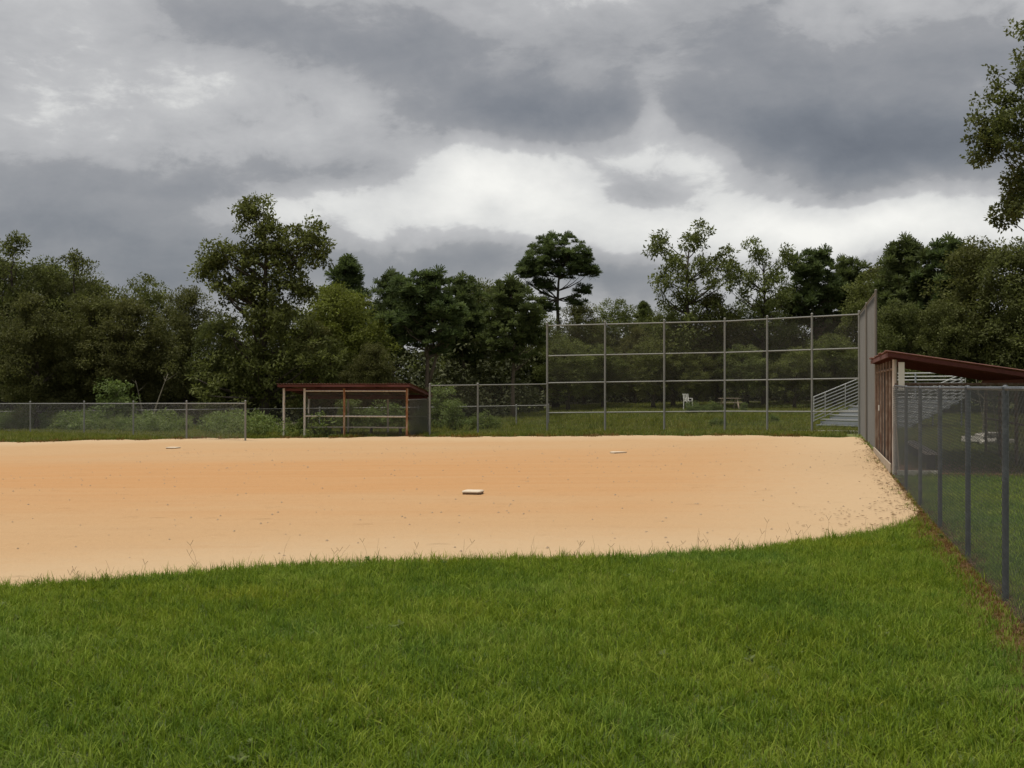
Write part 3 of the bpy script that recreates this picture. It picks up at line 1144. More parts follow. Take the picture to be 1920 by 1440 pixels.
# ------------------------------------------------------------------ bases and home plate
fang = math.atan2(FD.y, FD.x)


def base(name, label, pos, s, h_, rot):
    o = thing(name, label, 'base', pos, rot)
    mb = MB()
    r_ = 0.03
    lo, hi = s / 2, s / 2 - 0.018
    ring = lambda e, z: [(-e, -e + r_, z), (-e + r_, -e, z), (e - r_, -e, z), (e, -e + r_, z), (e, e - r_, z), (e - r_, e, z), (-e + r_, e, z), (-e, e - r_, z)]
    for e, z in ((lo, h_ * 0.55), (lo, h_ * 0.8), (hi, h_)):
        mb.v += [Vector(p_) for p_ in ring(e, z)]
    for j in range(2):
        for k_ in range(8):
            mb.f.append([j * 8 + k_, j * 8 + (k_ + 1) % 8, (j + 1) * 8 + (k_ + 1) % 8, (j + 1) * 8 + k_])
    mb.f.append([16 + k_ for k_ in range(8)])
    part('cover', mb, 'base_rubber', o)
    mb = MB()
    for e, z in ((lo - 0.012, -0.03), (lo - 0.012, h_ * 0.55)):
        mb.v += [Vector(p_) for p_ in ring(e, z)]
    for k_ in range(8):
        mb.f.append([k_, (k_ + 1) % 8, 8 + (k_ + 1) % 8, 8 + k_])
    part('side_band', mb, 'base_edge', o)
    return o


Fp, Tp, Hp = G(887, 927), G(325, 841), G(1155, 850)
o = base('first_base', 'off-white first base bag in the middle of the clay with dark edge', Fp + Vector((0, 0, 0.005)), 0.40, 0.085, fang - math.pi / 2)
o = base('third_base', 'pale third base bag far left on the clay near the left fence', Tp + Vector((0, 0, 0.0)), 0.46, 0.06, fang - math.pi / 2)
mb = MB()
pent = [(-0.26, 0.26), (-0.26, 0.0), (0, -0.26), (0.26, 0.0), (0.26, 0.26)]
for z_ in (0, 0.045):
    mb.v += [Vector((a, b__, z_)) for a, b__ in pent]
mb.f += [[0, 1, 2, 3, 4][::-1], [5, 6, 7, 8, 9]] + [[k_, (k_ + 1) % 5, 5 + (k_ + 1) % 5, 5 + k_] for k_ in range(5)]
hp = link('home_plate', mb.mesh('home_plate', 'base_rubber'), None, Hp + Vector((0, 0, 0.012)), fang + math.pi * 0.75)
tag(hp, 'flat pale home plate on the clay in front of the backstop', 'home plate')


# ------------------------------------------------------------------ trees
def leaf_quads(rng, centers, radii, per, size, flat=0.75, aspect=0.5):
    """kite-shaped leaves around clump centres"""
    n_ = len(centers) * per
    ce = np.repeat(centers, per, 0)
    rd = np.repeat(radii, per, 0)[:, None]
    dv_ = rng.normal(size=(n_, 3))
    dv_ /= np.linalg.norm(dv_, axis=1, keepdims=True)
    rr = rng.rand(n_, 1) ** 0.45
    pos = ce + dv_ * rr * rd * np.array([1, 1, flat])
    # leaf axis: outward and drooping, with scatter
    ax = dv_ * 0.6 + rng.normal(size=(n_, 3)) * 0.7 + np.array([0, 0, -0.05])
    ax /= np.linalg.norm(ax, axis=1, keepdims=True)
    up = rng.normal(size=(n_, 3)) * 0.8 + np.array([0, 0, 1.0])
    sd = np.cross(ax, up)
    sd /= np.linalg.norm(sd, axis=1, keepdims=True) + 1e-9
    L = size * rng.uniform(0.6, 1.3, size=(n_, 1))
    Wd = L * aspect * 0.5
    P_ = np.stack([pos, pos + ax * L * 0.45 + sd * Wd, pos + ax * L, pos + ax * L * 0.45 - sd * Wd], 1)
    cl = np.repeat(rng.rand(len(centers)), per)
    rnd = 0.7 * cl ** 1.2 + 0.4 * rng.rand(n_)
    return P_, rnd


def pom_quads(rng, centers, radii, per, width):
    n_ = len(centers) * per
    ce = np.repeat(centers, per, 0)
    rd = np.repeat(radii, per, 0)[:, None]
    dv_ = rng.normal(size=(n_, 3))
    dv_[:, 2] = np.abs(dv_[:, 2]) * 0.9 - 0.25
    dv_ /= np.linalg.norm(dv_, axis=1, keepdims=True)
    sd = np.cross(dv_, rng.normal(size=(n_, 3)))
    sd /= np.linalg.norm(sd, axis=1, keepdims=True) + 1e-9
    r1 = rd * rng.uniform(0.75, 1.1, size=(n_, 1))
    p0_ = ce + dv_ * rd * 0.1
    P_ = np.stack([p0_ - sd * width * 0.4, p0_ + sd * width * 0.4, ce + dv_ * r1 + sd * width, ce + dv_ * r1 - sd * width], 1)
    cl = np.repeat(rng.rand(len(centers)), per)
    return P_, 0.8 * cl ** 1.3 + 0.25 * rng.rand(n_)


def crown_points(rng, blobs, shell=0.45):
    out = []
    for (cx, cy, cz, rx, ry, rz_, n_) in blobs:
        d_ = rng.normal(size=(n_, 3))
        d_ /= np.linalg.norm(d_, axis=1, keepdims=True)
        r_ = rng.rand(n_, 1) ** shell
        out.append(np.array([cx, cy, cz]) + d_ * r_ * np.array([rx, ry, rz_]))
    return np.concatenate(out)


def limbs_mesh(name, rng, trunk, trunk_r, tips, mat, limb_r=0.09, zmin=0.2, n_side=6):
    """tapered trunk polyline with curved limbs to the given tips"""
    mb = MB()
    T = [Vector(p_) for p_ in trunk]
    rr = [trunk_r * (1 - 0.78 * i / (len(T) - 1)) for i in range(len(T))]
    rr[0] *= 1.35
    mb.tube(T, rr, 8)
    for tip in tips:
        tip = Vector(tip)
        # leave the trunk below the tip
        best = None
        for i in range(len(T) - 1):
            for s_ in (0.2, 0.6):
                p_ = T[i].lerp(T[i + 1], s_)
                if p_.z < zmin:
                    continue
                dh = math.hypot(tip.x - p_.x, tip.y - p_.y)
                cst = abs((tip.z - p_.z) - dh * 0.7) + 0.3 * dh
                if best is None or cst < best[0]:
                    best = (cst, p_, rr[i])
        _, p_, tr = best
        Ld = (tip - p_).length
        r0 = min(tr * 0.6, limb_r * (0.5 + Ld / 5.0))
        pts = []
        bend = Vector((rng.normal(), rng.normal(), rng.normal() * 0.4 - 0.4)) * Ld * 0.08
        for s_ in (0, 0.3, 0.65, 1.0):
            pts.append(p_.lerp(tip, s_) + bend * math.sin(math.pi * s_))
        mb.tube(pts, [r0, r0 * 0.75, r0 * 0.45, r0 * 0.14], 5, False)
    return mb.mesh(name, mat, True)


def wavy_trunk(rng, h_, n_=7, wob=0.15, lean=(0, 0)):
    ph = rng.rand(2) * 6.28
    return [(lean[0] * (i / n_) ** 1.3 + wob * math.sin(ph[0] + i * 1.3) * i / n_, lean[1] * (i / n_) + wob * math.cos(ph[1] + i * 1.1) * i / n_, -0.3 + (h_ + 0.3) * i / n_) for i in range(n_ + 1)]


PROTO = {}


def make_proto(key, seed, height, blobs, leaf, leafmat, barkmat, trunk_h, trunk_r, per, clump_r, kind='leaf', nlimb=26, lean=(0, 0), shell=0.45, zmin=0.8, aspect=0.5, extra_trunks=()):
    rng = np.random.RandomState(seed)
    pts = crown_points(rng, blobs, shell)
    rad = clump_r * rng.uniform(0.6, 1.35, len(pts))
    if kind == 'leaf':
        P_, rn = leaf_quads(rng, pts, rad, int(per * 1.75), leaf * 0.70, aspect=aspect)
    else:
        P_, rn = pom_quads(rng, pts, rad, int(per * 1.35), leaf * 0.75)
    ok = P_[:, :, 2].min(1) > 0.02
    me = quads_mesh('crown', P_[ok], rn[ok], leafmat)
    sel = rng.permutation(len(pts))[:nlimb]
    tr = wavy_trunk(rng, trunk_h, lean=lean)
    tm = limbs_mesh('trunk', rng, tr, trunk_r, [pts[i] for i in sel], barkmat, zmin=zmin)
    extras = [limbs_mesh('trunk', rng, et, trunk_r * 0.7, [pts[i] for i in rng.permutation(len(pts))[:6]], barkmat, zmin=zmin) for et in extra_trunks]
    PROTO[key] = (tm, me, height, extras)


R = np.random.RandomState
# dense, foliage nearly to the ground
make_proto('dense1', 1, 10.0, [(0, 0, 6.6, 2.9, 2.6, 3.0, 120), (-1.2, 0, 4.0, 2.6, 2.4, 2.2, 70), (1.4, .3, 3.6, 2.4, 2.4, 2.4, 70), (0.4, 0, 8.6, 1.5, 1.5, 1.2, 30), (0, -.4, 1.6, 2.6, 2.0, 1.4, 40)],
           0.27, 'leaf_dark', 'bark_dark', 7.5, 0.22, 60, 0.62)
make_proto('dense2', 2, 10.0, [(-.6, 0, 7.0, 2.4, 2.4, 2.6, 90), (1.3, 0, 5.4, 2.3, 2.2, 2.6, 80), (-1.5, .3, 4.4, 2.2, 2.2, 2.2, 70), (0.3, -.3, 2.2, 2.8, 2.2, 1.7, 60), (-.4, 0, 9.0, 1.2, 1.2, 0.9, 22)],
           0.25, 'leaf_brown', 'bark_dark', 7.5, 0.2, 60, 0.58)
make_proto('dense3', 3, 10.0, [(0.3, 0, 7.2, 2.6, 2.4, 2.4, 95), (-1.3, 0, 5.6, 2.0, 2.2, 2.0, 60), (1.7, .3, 4.9, 2.0, 2.0, 2.0, 60), (0, 0, 3.2, 2.6, 2.3, 2.0, 60)],
           0.26, 'leaf_oak', 'bark_dark', 7.5, 0.22, 58, 0.55)
make_proto('light', 4, 8.5, [(0, 0, 5.4, 3.0, 2.6, 2.6, 120), (1.5, 0, 4.0, 2.2, 2.2, 2.2, 60), (-1.4, 0, 4.2, 2.2, 2.2, 2.2, 60), (0.2, -.3, 7.0, 1.7, 1.7, 1.3, 40), (.6, 0, 2.0, 2.6, 2.0, 1.5, 50)],
           0.25, 'leaf_light', 'bark_pale', 6.2, 0.18, 62, 0.58)
# loose crowns with sky between the sprays
make_proto('loose1', 5, 12.0, [(-.6, 0, 8.6, 2.6, 2.4, 2.4, 55), (1.3, 0, 7.4, 2.2, 2.2, 2.2, 45), (-.3, 0, 11.0, 1.1, 1.1, 0.9, 14), (0.4, 0, 5.4, 2.7, 2.4, 2.2, 60), (1.9, .2, 9.4, .9, .9, .9, 10), (0, -.3, 3.0, 2.4, 2.2, 1.6, 45)],
           0.27, 'leaf_dark', 'bark_dark', 10.0, 0.2, 42, 0.50, nlimb=45)
make_proto('loose2', 6, 12.0, [(0, 0, 8.4, 3.0, 2.4, 2.2, 60), (-2.0, 0, 10.0, 1.2, 1.2, 1.4, 18), (0.7, 0, 10.7, 1.2, 1.2, 1.1, 16), (2.4, 0, 9.0, 1.1, 1.1, 1.3, 16), (0.2, 0, 5.6, 2.8, 2.4, 2.1, 60), (0, -.3, 3.0, 2.6, 2.2, 1.6, 45)],
           0.29, 'leaf_oak', 'bark_dark', 10.0, 0.22, 40, 0.48, nlimb=50)
# pines: needle poms on bare limbs
make_proto('pine1', 7, 11.0, [(0, 0, 8.4, 2.3, 2.2, 2.2, 120), (-.9, 0, 6.4, 2.0, 2.0, 1.6, 70), (1.1, 0, 6.6, 1.8, 1.8, 1.5, 60), (0, 0, 10.0, 1.2, 1.2, 0.8, 24), (0.2, 0, 4.9, 1.8, 1.8, 0.9, 26)],
           0.042, 'leaf_pine', 'bark_pine', 10.0, 0.17, 60, 0.46, kind='pom', nlimb=70, shell=0.5, zmin=3.0)
make_proto('pine2', 8, 11.0, [(-.5, 0, 9.2, 1.7, 1.7, 1.5, 70), (0.9, 0, 7.9, 1.7, 1.7, 1.3, 60), (-1.2, 0, 7.2, 1.7, 1.6, 1.2, 55), (0.2, 0, 6.0, 2.1, 1.9, 1.2, 50), (0.7, 0, 10.0, .8, .8, .8, 14)],
           0.042, 'leaf_pine', 'bark_pine', 10.2, 0.17, 60, 0.48, kind='pom', nlimb=70, shell=0.5, zmin=3.0,
           extra_trunks=[[(0.05, 0, 2.6), (0.5, 0, 4.2), (0.75, 0, 6.0), (1.0, 0, 7.8)]])
make_proto('conifer', 9, 11.0, [(0, 0, 10.2, .35, .35, .8, 16), (0, 0, 9.2, .9, .9, 1.0, 50), (0, 0, 7.8, 1.4, 1.4, 1.2, 90), (0, 0, 6.2, 1.9, 1.9, 1.3, 110), (0, 0, 4.6, 2.2, 2.2, 1.3, 90)],
           0.028, 'leaf_pine', 'bark_pine', 10.5, 0.15, 70, 0.40, kind='pom', nlimb=50, shell=0.6, zmin=2.5)
# the tall umbrella pine
make_proto('tallpine', 10, 14.6, [(.1, 0, 12.3, 2.5, 2.2, 2.0, 210), (-1.5, 0, 11.4, 1.4, 1.4, 1.2, 60), (1.9, 0, 11.5, 1.1, 1.3, 1.2, 50), (-2.5, 0, 11.2, .5, .6, .4, 12), (2.7, 0, 10.9, .5, .6, .35, 10), (2.2, 0, 9.5, .8, .8, .5, 18), (1.5, 0, 8.7, .8, .8, .4, 14), (-1.1, 0, 9.9, 1.0, .8, .7, 24), (-1.0, 0, 8.2, 1.2, 1.0, .9, 26)],
           0.026, 'leaf_pine', 'bark_dark', 12.0, 0.24, 80, 0.36, kind='pom', nlimb=60, shell=0.5, zmin=8.0, lean=(0.35, 0))
# the big ragged oak at left centre
make_proto('oak', 11, 13.4, [(-.5, 0, 12.2, 1.25, 1.2, 1.25, 40), (.7, 0, 11.0, 1.5, 1.4, 1.0, 42), (2.6, 0, 11.0, 1.1, 1.1, 1.1, 30), (3.3, 0, 10.2, .7, .8, 1.0, 16), (-.6, 0, 9.8, 2.0, 1.8, 1.1, 62), (1.7, 0, 9.5, 1.5, 1.4, 1.2, 40),
                             (-2.7, 0, 9.8, 1.2, 1.2, 1.1, 36), (-3.5, 0, 9.0, .7, .8, .7, 14), (-1.9, 0, 8.2, 1.7, 1.6, .9, 44), (.5, 0, 7.9, 2.2, 1.8, .9, 58), (2.3, 0, 7.8, .8, .8, .6, 12),
                             (0, -.2, 5.6, 3.4, 2.4, 1.9, 130), (1.4, -.3, 3.0, 3.2, 2.2, 1.9, 110), (-1.6, -.3, 2.8, 2.6, 2.0, 1.8, 80), (3.4, -.4, 4.0, 1.8, 1.6, 1.6, 46)],
           0.34, 'leaf_oak', 'bark_dark', 11.5, 0.30, 27, 0.40, nlimb=90, shell=0.5, aspect=0.45)
# shrubs and weeds
make_proto('shrub1', 12, 1.8, [(0, 0, 0.85, .9, .8, .7, 36), (.6, 0, .6, .7, .6, .5, 20), (-.6, 0, .6, .7, .6, .5, 20)], 0.13, 'leaf_weed', 'bark_pale', 1.2, 0.03, 40, 0.26, nlimb=16, zmin=0.05)
make_proto('shrub2', 13, 2.6, [(0, 0, 1.5, .8, .7, .9, 34), (.4, 0, .8, .8, .7, .7, 24), (-.5, 0, .7, .7, .6, .6, 20)], 0.16, 'leaf_weed', 'bark_pale', 1.9, 0.035, 34, 0.28, nlimb=18, zmin=0.05)


def place(key, px, Y_, top, label, name='broadleaf_tree', cat='tree', wf=1.0, rz=None, group=None, z0=None, mirror=1):
    tm, me, h0, extras = PROTO[key]
    X_ = ray(px, Y_)
    g = hz(X_, Y_) if z0 is None else z0
    Hh = (HZ - top) / FPX * Y_ + CAMH - g
    s_ = Hh / h0
    sw = s_ * wf if wf > 0 else 1
    o_ = thing(name, label, cat, (X_, Y_, g), (rz if rz is not None else (px * 1.37) % 6.28), group)
    o_.scale = (sw * mirror, sw, s_)
    for i, e_ in enumerate([tm] + extras):
        link('trunk', e_, o_)
    link('crown', me, o_)
    return o_


pl = place
GW = 'trees of the wood edge'
# left wood
pl('dense1', -30, 87, 462, 'dark broadleaf tree cut off by the left picture edge', group=GW)
pl('dense1', 70, 89, 478, 'dark dense tree filling behind the left loose-topped trees', group=GW, rz=0.9)
pl('dense1', 150, 90, 505, 'dark dense tree behind the second loose-topped tree', group=GW, rz=2.2)
pl('loose1', 25, 84, 430, 'tall loose-topped dark tree at the far left of the wood', wf=0.95, rz=0.3, group=GW)
pl('loose1', 135, 86, 462, 'second loose-topped dark tree from the left picture edge', wf=0.9, rz=2.6, group=GW)
pl('dense2', 70, 80.5, 545, 'brownish dense tree below the two loose-topped trees at left', group=GW, rz=1.0)
pl('dense1', 175, 83, 545, 'dark dense tree at the right foot of the left loose-topped trees', group=GW)
pl('dense3', 282, 88, 505, 'paler green feathery tree rising between the left trees and the big oak', wf=0.9, group=GW)
pl('dense2', 232, 82, 552, 'brown-green rounded tree behind the left fence', group=GW)
pl('dense2', 348, 84, 535, 'brown-green rounded tree just left of the big oak', group=GW, rz=2.0)
pl('dense1', 412, 81, 590, 'low dark tree at the left foot of the big oak', group=GW)
oak = pl('oak', 495, 79, 366, 'big ragged oak towering over the left wood left of the dugout', name='oak_tree', rz=0.0)
pl('dense1', 525, 92, 560, 'dark tree directly behind the trunk of the big oak', group=GW, wf=1.1)
pl('dense2', 590, 83, 600, 'low brownish tree at the right foot of the big oak', group=GW)
# middle wood
pl('conifer', 650, 98, 470, 'pointed dark conifer peeking over the yellow-green tree', name='conifer_tree', wf=1.25, group=GW)
pl('light', 640, 86, 522, 'yellow-green rounded tree right of the big oak', wf=1.0, group=GW)
pl('dense2', 690, 82, 640, 'small brown-green tree behind the far dugout roof', group=GW)
pl('pine1', 738, 94, 503, 'slim pine directly right of the yellow-green tree', name='pine_tree', wf=0.8, group=GW)
pl('pine2', 800, 85, 502, 'pine with forked pale trunk above the far dugout', name='pine_tree', wf=1.15, rz=0.0, group=GW)
pl('pine1', 868, 93, 512, 'pine between the forked pine and the grey-trunked pine', name='pine_tree', wf=0.95, group=GW)
pl('dense1', 905, 99, 520, 'dense dark tree behind the middle pines', group=GW)
pl('pine1', 962, 87, 514, 'pine with straight grey trunk behind the fence beside the backstop', name='pine_tree', wf=1.05, rz=0.7, group=GW)
pl('tallpine', 1042, 100, 428, 'tall umbrella-crowned pine standing above the wood in the middle', name='pine_tree', rz=0.0, wf=1.12)
pl('dense3', 1015, 98, 575, 'broadleaf tree below the tall umbrella pine, left side', group=GW)
pl('dense2', 1095, 104, 562, 'broadleaf tree below the tall umbrella pine, right side', group=GW)
pl('dense3', 1150, 110, 552, 'rounded tree above the left bays of the backstop', group=GW)
pl('conifer', 1206, 116, 560, 'small pointed conifer left of the loose oaks above the backstop', name='conifer_tree', group=GW, wf=1.1)
pl('dense2', 1190, 106, 610, 'low brownish tree behind the second bay of the backstop', group=GW)
# brush behind the backstop
for px, Y_, top, lb in [(1065, 94, 628, 'low leafy brush tree behind the first backstop bay'), (1130, 97, 640, 'low leafy brush tree behind the second backstop post'), (1225, 95, 625, 'low leafy brush tree behind the third backstop post'),
                        (1305, 94, 650, 'low leafy brush tree above the white chair'), (1395, 93, 640, 'low leafy brush tree right of the central backstop post'), (1490, 92, 645, 'low leafy brush tree left of the bleacher rails'), (1565, 94, 620, 'low leafy brush tree above the bleacher rails')]:
    pl('dense3', px, Y_, top, lb, group=GW, wf=1.35)
# right wood
pl('loose2', 1290, 96, 408, 'tall loose oak with spiky top above the middle of the backstop', name='oak_tree', wf=0.95, rz=0.0, group=GW)
pl('dense3', 1262, 99, 560, 'leafy tree at the left foot of the spiky loose oak', group=GW)
pl('dense2', 1345, 97, 545, 'brownish tree between the two loose oaks', group=GW, rz=0.5)
pl('loose2', 1432, 98, 440, 'second loose oak above the right bays of the backstop', name='oak_tree', wf=0.85, rz=3.1, group=GW)
pl('dense3', 1400, 100, 555, 'leafy tree at the foot of the second loose oak', group=GW, rz=1.0)
pl('dense1', 1475, 102, 540, 'dark tree behind the last bay of the backstop', group=GW)
pl('pine2', 1528, 101, 462, 'clumpy pine with gaps left of the backstop wing', name='pine_tree', wf=0.9, rz=0.4, group=GW)
pl('pine2', 1588, 103, 478, 'clumpy pine just behind the top of the backstop wing', name='pine_tree', wf=0.85, rz=2.2, group=GW)
pl('dense2', 1555, 106, 590, 'brownish tree under the clumpy pines', group=GW)
pl('dense1', 1668, 97, 478, 'dense dark tree between the backstop wing and the dark pines', group=GW)
pl('dense3', 1640, 96, 500, 'leafy tree right behind the backstop wing', group=GW)
pl('pine1', 1705, 90, 438, 'dark pine above the front corner of the near dugout roof', name='pine_tree', wf=0.95, rz=0.2, group=GW)
pl('pine1', 1775, 88, 440, 'dark pine above the middle of the near dugout roof', name='pine_tree', wf=0.95, rz=2.5, group=GW)
pl('dense1', 1690, 84, 560, 'dark tree in the shade behind the near dugout', group=GW)
pl('dense1', 1770, 82, 560, 'dark tree right of centre behind the near dugout', group=GW, rz=3.0)
pl('dense1', 1845, 84, 440, 'dark green tree below the overhanging branches at right', group=GW)
pl('dense1', 1915, 80, 445, 'leafy tree at the right picture edge behind the dugout roof', group=GW)
pl('dense1', 1990, 80, 450, 'dark tree mostly cut off by the right picture edge', group=GW)
# shrubs
GS = 'weedy shrubs by the fences'
sh = [(15, 80, 762, 'shrub1', 'leafy shrub behind the left fence at the picture edge'),
      (95, 79.5, 766, 'shrub1', 'leafy shrub behind the left fence, second from the edge'),
      (160, 79, 764, 'shrub2', 'taller shrub behind the left fence'),
      (222, 77.5, 772, 'shrub1', 'bright low shrub left of the double fence post'),
      (285, 76.5, 770, 'shrub1', 'low shrub right of the double fence post'),
      (345, 75, 772, 'shrub1', 'round low shrub by the third left fence post'),
      (400, 73.5, 768, 'shrub2', 'light green shrub near the end of the left fence'),
      (438, 72, 762, 'shrub1', 'leafy shrub behind the last post of the left fence'),
      (490, 70, 768, 'shrub1', 'dark shrub between the left fence and the far dugout'),
      (215, 79, 700, 'shrub2', 'yellowish sapling standing above the left fence'),
      (655, 69, 738, 'shrub2', 'bushy shrub seen through the far dugout'),
      (720, 70, 742, 'shrub1', 'leafy shrub seen through the right half of the far dugout'),
      (825, 69, 712, 'shrub2', 'tall yellow-green shrub right of the far dugout'),
      (850, 66.5, 742, 'shrub2', 'pale-leaved shrub behind the short fence by the dugout'),
      (905, 67, 765, 'shrub1', 'rounded shrub beside the middle fence post'),
      (1338, 86, 748, 'shrub1', 'brownish weed shrub behind the central backstop post'),
      (1300, 86, 748, 'shrub1', 'low green weeds in front of the white chair'),
      (1452, 72, 772, 'shrub1', 'low weeds behind the right backstop bays'),
      (1395, 88, 752, 'shrub2', 'tangled shrub to the right of the picnic table'),
      (1345, 68, 778, 'shrub1', 'low shrub at the foot of the central backstop post'),
      (1655, 39.6, 868, 'shrub1', 'small weed at the foot of the near dugout front')]
for px, Y_, top, key, lb in sh:
    pl(key, px, Y_, top, lb, name='shrub', cat='shrub', group=GS, wf=1.25)

X, Y = np.meshgrid(np.linspace(-38, -9, 120), np.linspace(0, 1, 24))
Y = 61.5 - 0.98 * (X + 12.1) + Y * 6.0
Y = np.clip(Y, 60, 99)
X2 = X
dd = np.clip(0.55 + 0.5 * np.sin(X * 1.3 + Y * 0.3), 0, 1)
herb = tuft_collection('herb_tufts', [quads_mesh('herb_tuft', *leaf_quads(R(300 + q_), np.stack([R(q_).normal(0, 0.22, 9), R(q_ + 9).normal(0, 0.22, 9), R(q_ + 5).uniform(0.15, 1.0, 9)], 1), np.full(9, 0.22), 16, 0.14), 'leaf_weed') for q_ in range(5)])
lw_ = link('fence_line_weeds', grid_mesh('fence_line_weeds', X2, Y, H(X2, Y) - 0.03, 'ground_mat', {'dens': dd}))
tag(lw_, 'dense leafy green weeds growing behind the left fence', 'weeds', kind='stuff')
scatter(lw_, herb, 2.6, 'dens', 0.55, 1.25, 23)

# pale leaning stems inside the left wood
for i, (px, Y_, lean_, hh, lb) in enumerate([(282, 80, 1.1, 3.4, 'pale leaning bare stem in the dark wood behind the left fence'),
                                             (272, 80.6, -0.6, 3.0, 'pale bare stem crossing the leaning one in the left wood')]):
    rng = R(40 + i)
    o_ = thing('bare_sapling', lb, 'sapling', (ray(px, Y_), Y_, hz(ray(px, Y_), Y_)))
    tr = [(lean_ * (k_ / 6.0) ** 1.2, 0, hh * k_ / 6.0) for k_ in range(7)]
    link('trunk', limbs_mesh('trunk', rng, tr, 0.075, [(lean_ * 1.6, 0.2, hh * 1.05), (lean_ * 0.4 + 0.3, 0.3, hh * 0.95)], 'bark_pale', 0.05, 0.8), o_)

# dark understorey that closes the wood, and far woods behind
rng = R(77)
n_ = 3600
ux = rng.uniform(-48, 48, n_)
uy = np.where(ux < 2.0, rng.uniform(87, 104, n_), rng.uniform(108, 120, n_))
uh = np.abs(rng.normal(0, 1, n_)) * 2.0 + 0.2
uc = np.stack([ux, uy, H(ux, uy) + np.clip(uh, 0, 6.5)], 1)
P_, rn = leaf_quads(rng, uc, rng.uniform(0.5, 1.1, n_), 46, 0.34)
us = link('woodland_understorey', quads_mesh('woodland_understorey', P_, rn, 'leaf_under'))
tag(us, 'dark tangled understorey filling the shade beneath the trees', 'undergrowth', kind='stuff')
n_ = 2400
ux = rng.uniform(-75, 75, n_)
uy = rng.uniform(122, 134, n_)
uc = np.stack([ux, uy, H(ux, uy) + rng.rand(n_) ** 0.8 * (6.4 + 1.2 * np_noise(ux * 0.5, 21))], 1)
P_, rn = leaf_quads(rng, uc, rng.uniform(0.7, 1.4, n_), 55, 0.42)
us = link('distant_woods', quads_mesh('distant_woods', P_, rn, 'leaf_dark'))
tag(us, 'far woods closing the view behind the tree line', 'woods', kind='stuff')

# overhanging tree at the right edge, trunk outside the picture
rng = R(90)
EY = 27.0
tb = Vector((ray(2190, EY), EY, 0))
cl = lambda px, py, dy_=0.0: np.array([ray(px, EY + dy_) - tb.x, dy_, CAMH + (HZ - py) / FPX * (EY + dy_)])
cb = []
for px, py, rx, rz_, n_ in [(1925, 130, 70, 55, 22), (1890, 190, 60, 60, 26), (1860, 250, 45, 50, 24), (1900, 260, 60, 60, 26), (1850, 290, 35, 25, 11), (1940, 60, 70, 50, 12),
                            (1960, 200, 80, 90, 36), (1990, 100, 100, 90, 34), (2080, 60, 130, 130, 60), (2180, 20, 160, 160, 80), (2120, 220, 130, 110, 55), (1922, 365, 28, 36, 22), (1895, 398, 24, 24, 18), (1912, 335, 20, 25, 10), (1980, 330, 60, 50, 22), (2260, 160, 160, 160, 70)]:
    k_ = EY / FPX
    c_ = cl(px, py)
    cb.append((c_[0], c_[1], c_[2], rx * k_, 0.9, rz_ * k_, n_))
pts = crown_points(rng, cb, 0.6)
P_, rn = leaf_quads(rng, pts, 0.19 * rng.uniform(0.6, 1.4, len(pts)), 62, 0.092, aspect=0.55)
et = thing('overhanging_tree', 'near leafy tree reaching in from the right picture edge against the sky', 'tree', tb)
link('crown', quads_mesh('crown', P_, rn, 'leaf_dark'), et)
tr = [(0.1 * math.sin(i), 0, -0.2 + 8.6 * i / 7.0) for i in range(8)]
tips = [pts[i] for i in rng.permutation(len(pts))[:110]]
link('trunk', limbs_mesh('trunk', rng, tr, 0.24, tips, 'bark_dark', 0.026, 3.0), et)

# ------------------------------------------------------------------ small things
# white plastic chair in the weeds
cp = Vector((ray(1290, 91), 91.0))
ch = thing('garden_chair', 'small white chair standing in the weeds behind the backstop', 'chair', (cp.x, cp.y, hz(cp.x, cp.y) + 0.28), 0.5)
ch.scale = (0.95, 0.95, 0.95)
part('seat', MB().box((0, 0, 0.43), (0.5, 0.48, 0.04)), 'white_plastic', ch)
for x_ in (-0.2, -0.07, 0.07, 0.2):
    part('back_slat', MB().beam((x_, 0.22, 0.45), (x_ * 1.05, 0.32, 0.92), 0.08, 0.025), 'white_plastic', ch)
part('back_top', MB().box((0, 0.325, 0.94), (0.52, 0.035, 0.07)), 'white_plastic', ch)
for x_ in (-0.24, 0.24):
    part('armrest', MB().box((x_, 0.02, 0.64), (0.06, 0.46, 0.03)), 'white_plastic', ch)
    for y_ in (-0.2, 0.2):
        part('leg', MB().beam((x_ * 1.05, y_ * 1.1, -0.3), (x_, y_, 0.63 if y_ < 0 else 0.43), 0.05, 0.05), 'white_plastic', ch)
# weathered picnic table
tp = Vector((ray(1368, 92), 92.0))
pt = thing('picnic_table', 'weathered pale picnic table behind the central backstop post', 'table', (tp.x, tp.y, hz(tp.x, tp.y) + 0.05), 0.1)
for i in range(4):
    part('top_plank', MB().box((0, -0.3 + 0.2 * i, 0.76), (1.5, 0.185, 0.04)), 'weathered_wood', pt)
for y_ in (-0.72, 0.72):
    part('bench_plank', MB().box((0, y_, 0.46), (1.5, 0.25, 0.04)), 'weathered_wood', pt)
for x_ in (-0.5, 0.5):
    mb = MB()
    mb.beam((x_, -0.7, -0.1), (x_, -0.25, 0.73), 0.09, 0.04)
    mb.beam((x_, 0.7, -0.1), (x_, 0.25, 0.73), 0.09, 0.04)
    mb.beam((x_ + 0.05, -0.8, 0.41), (x_ + 0.05, 0.8, 0.41), 0.04, 0.09)
    part('trestle', mb, 'weathered_wood', pt)
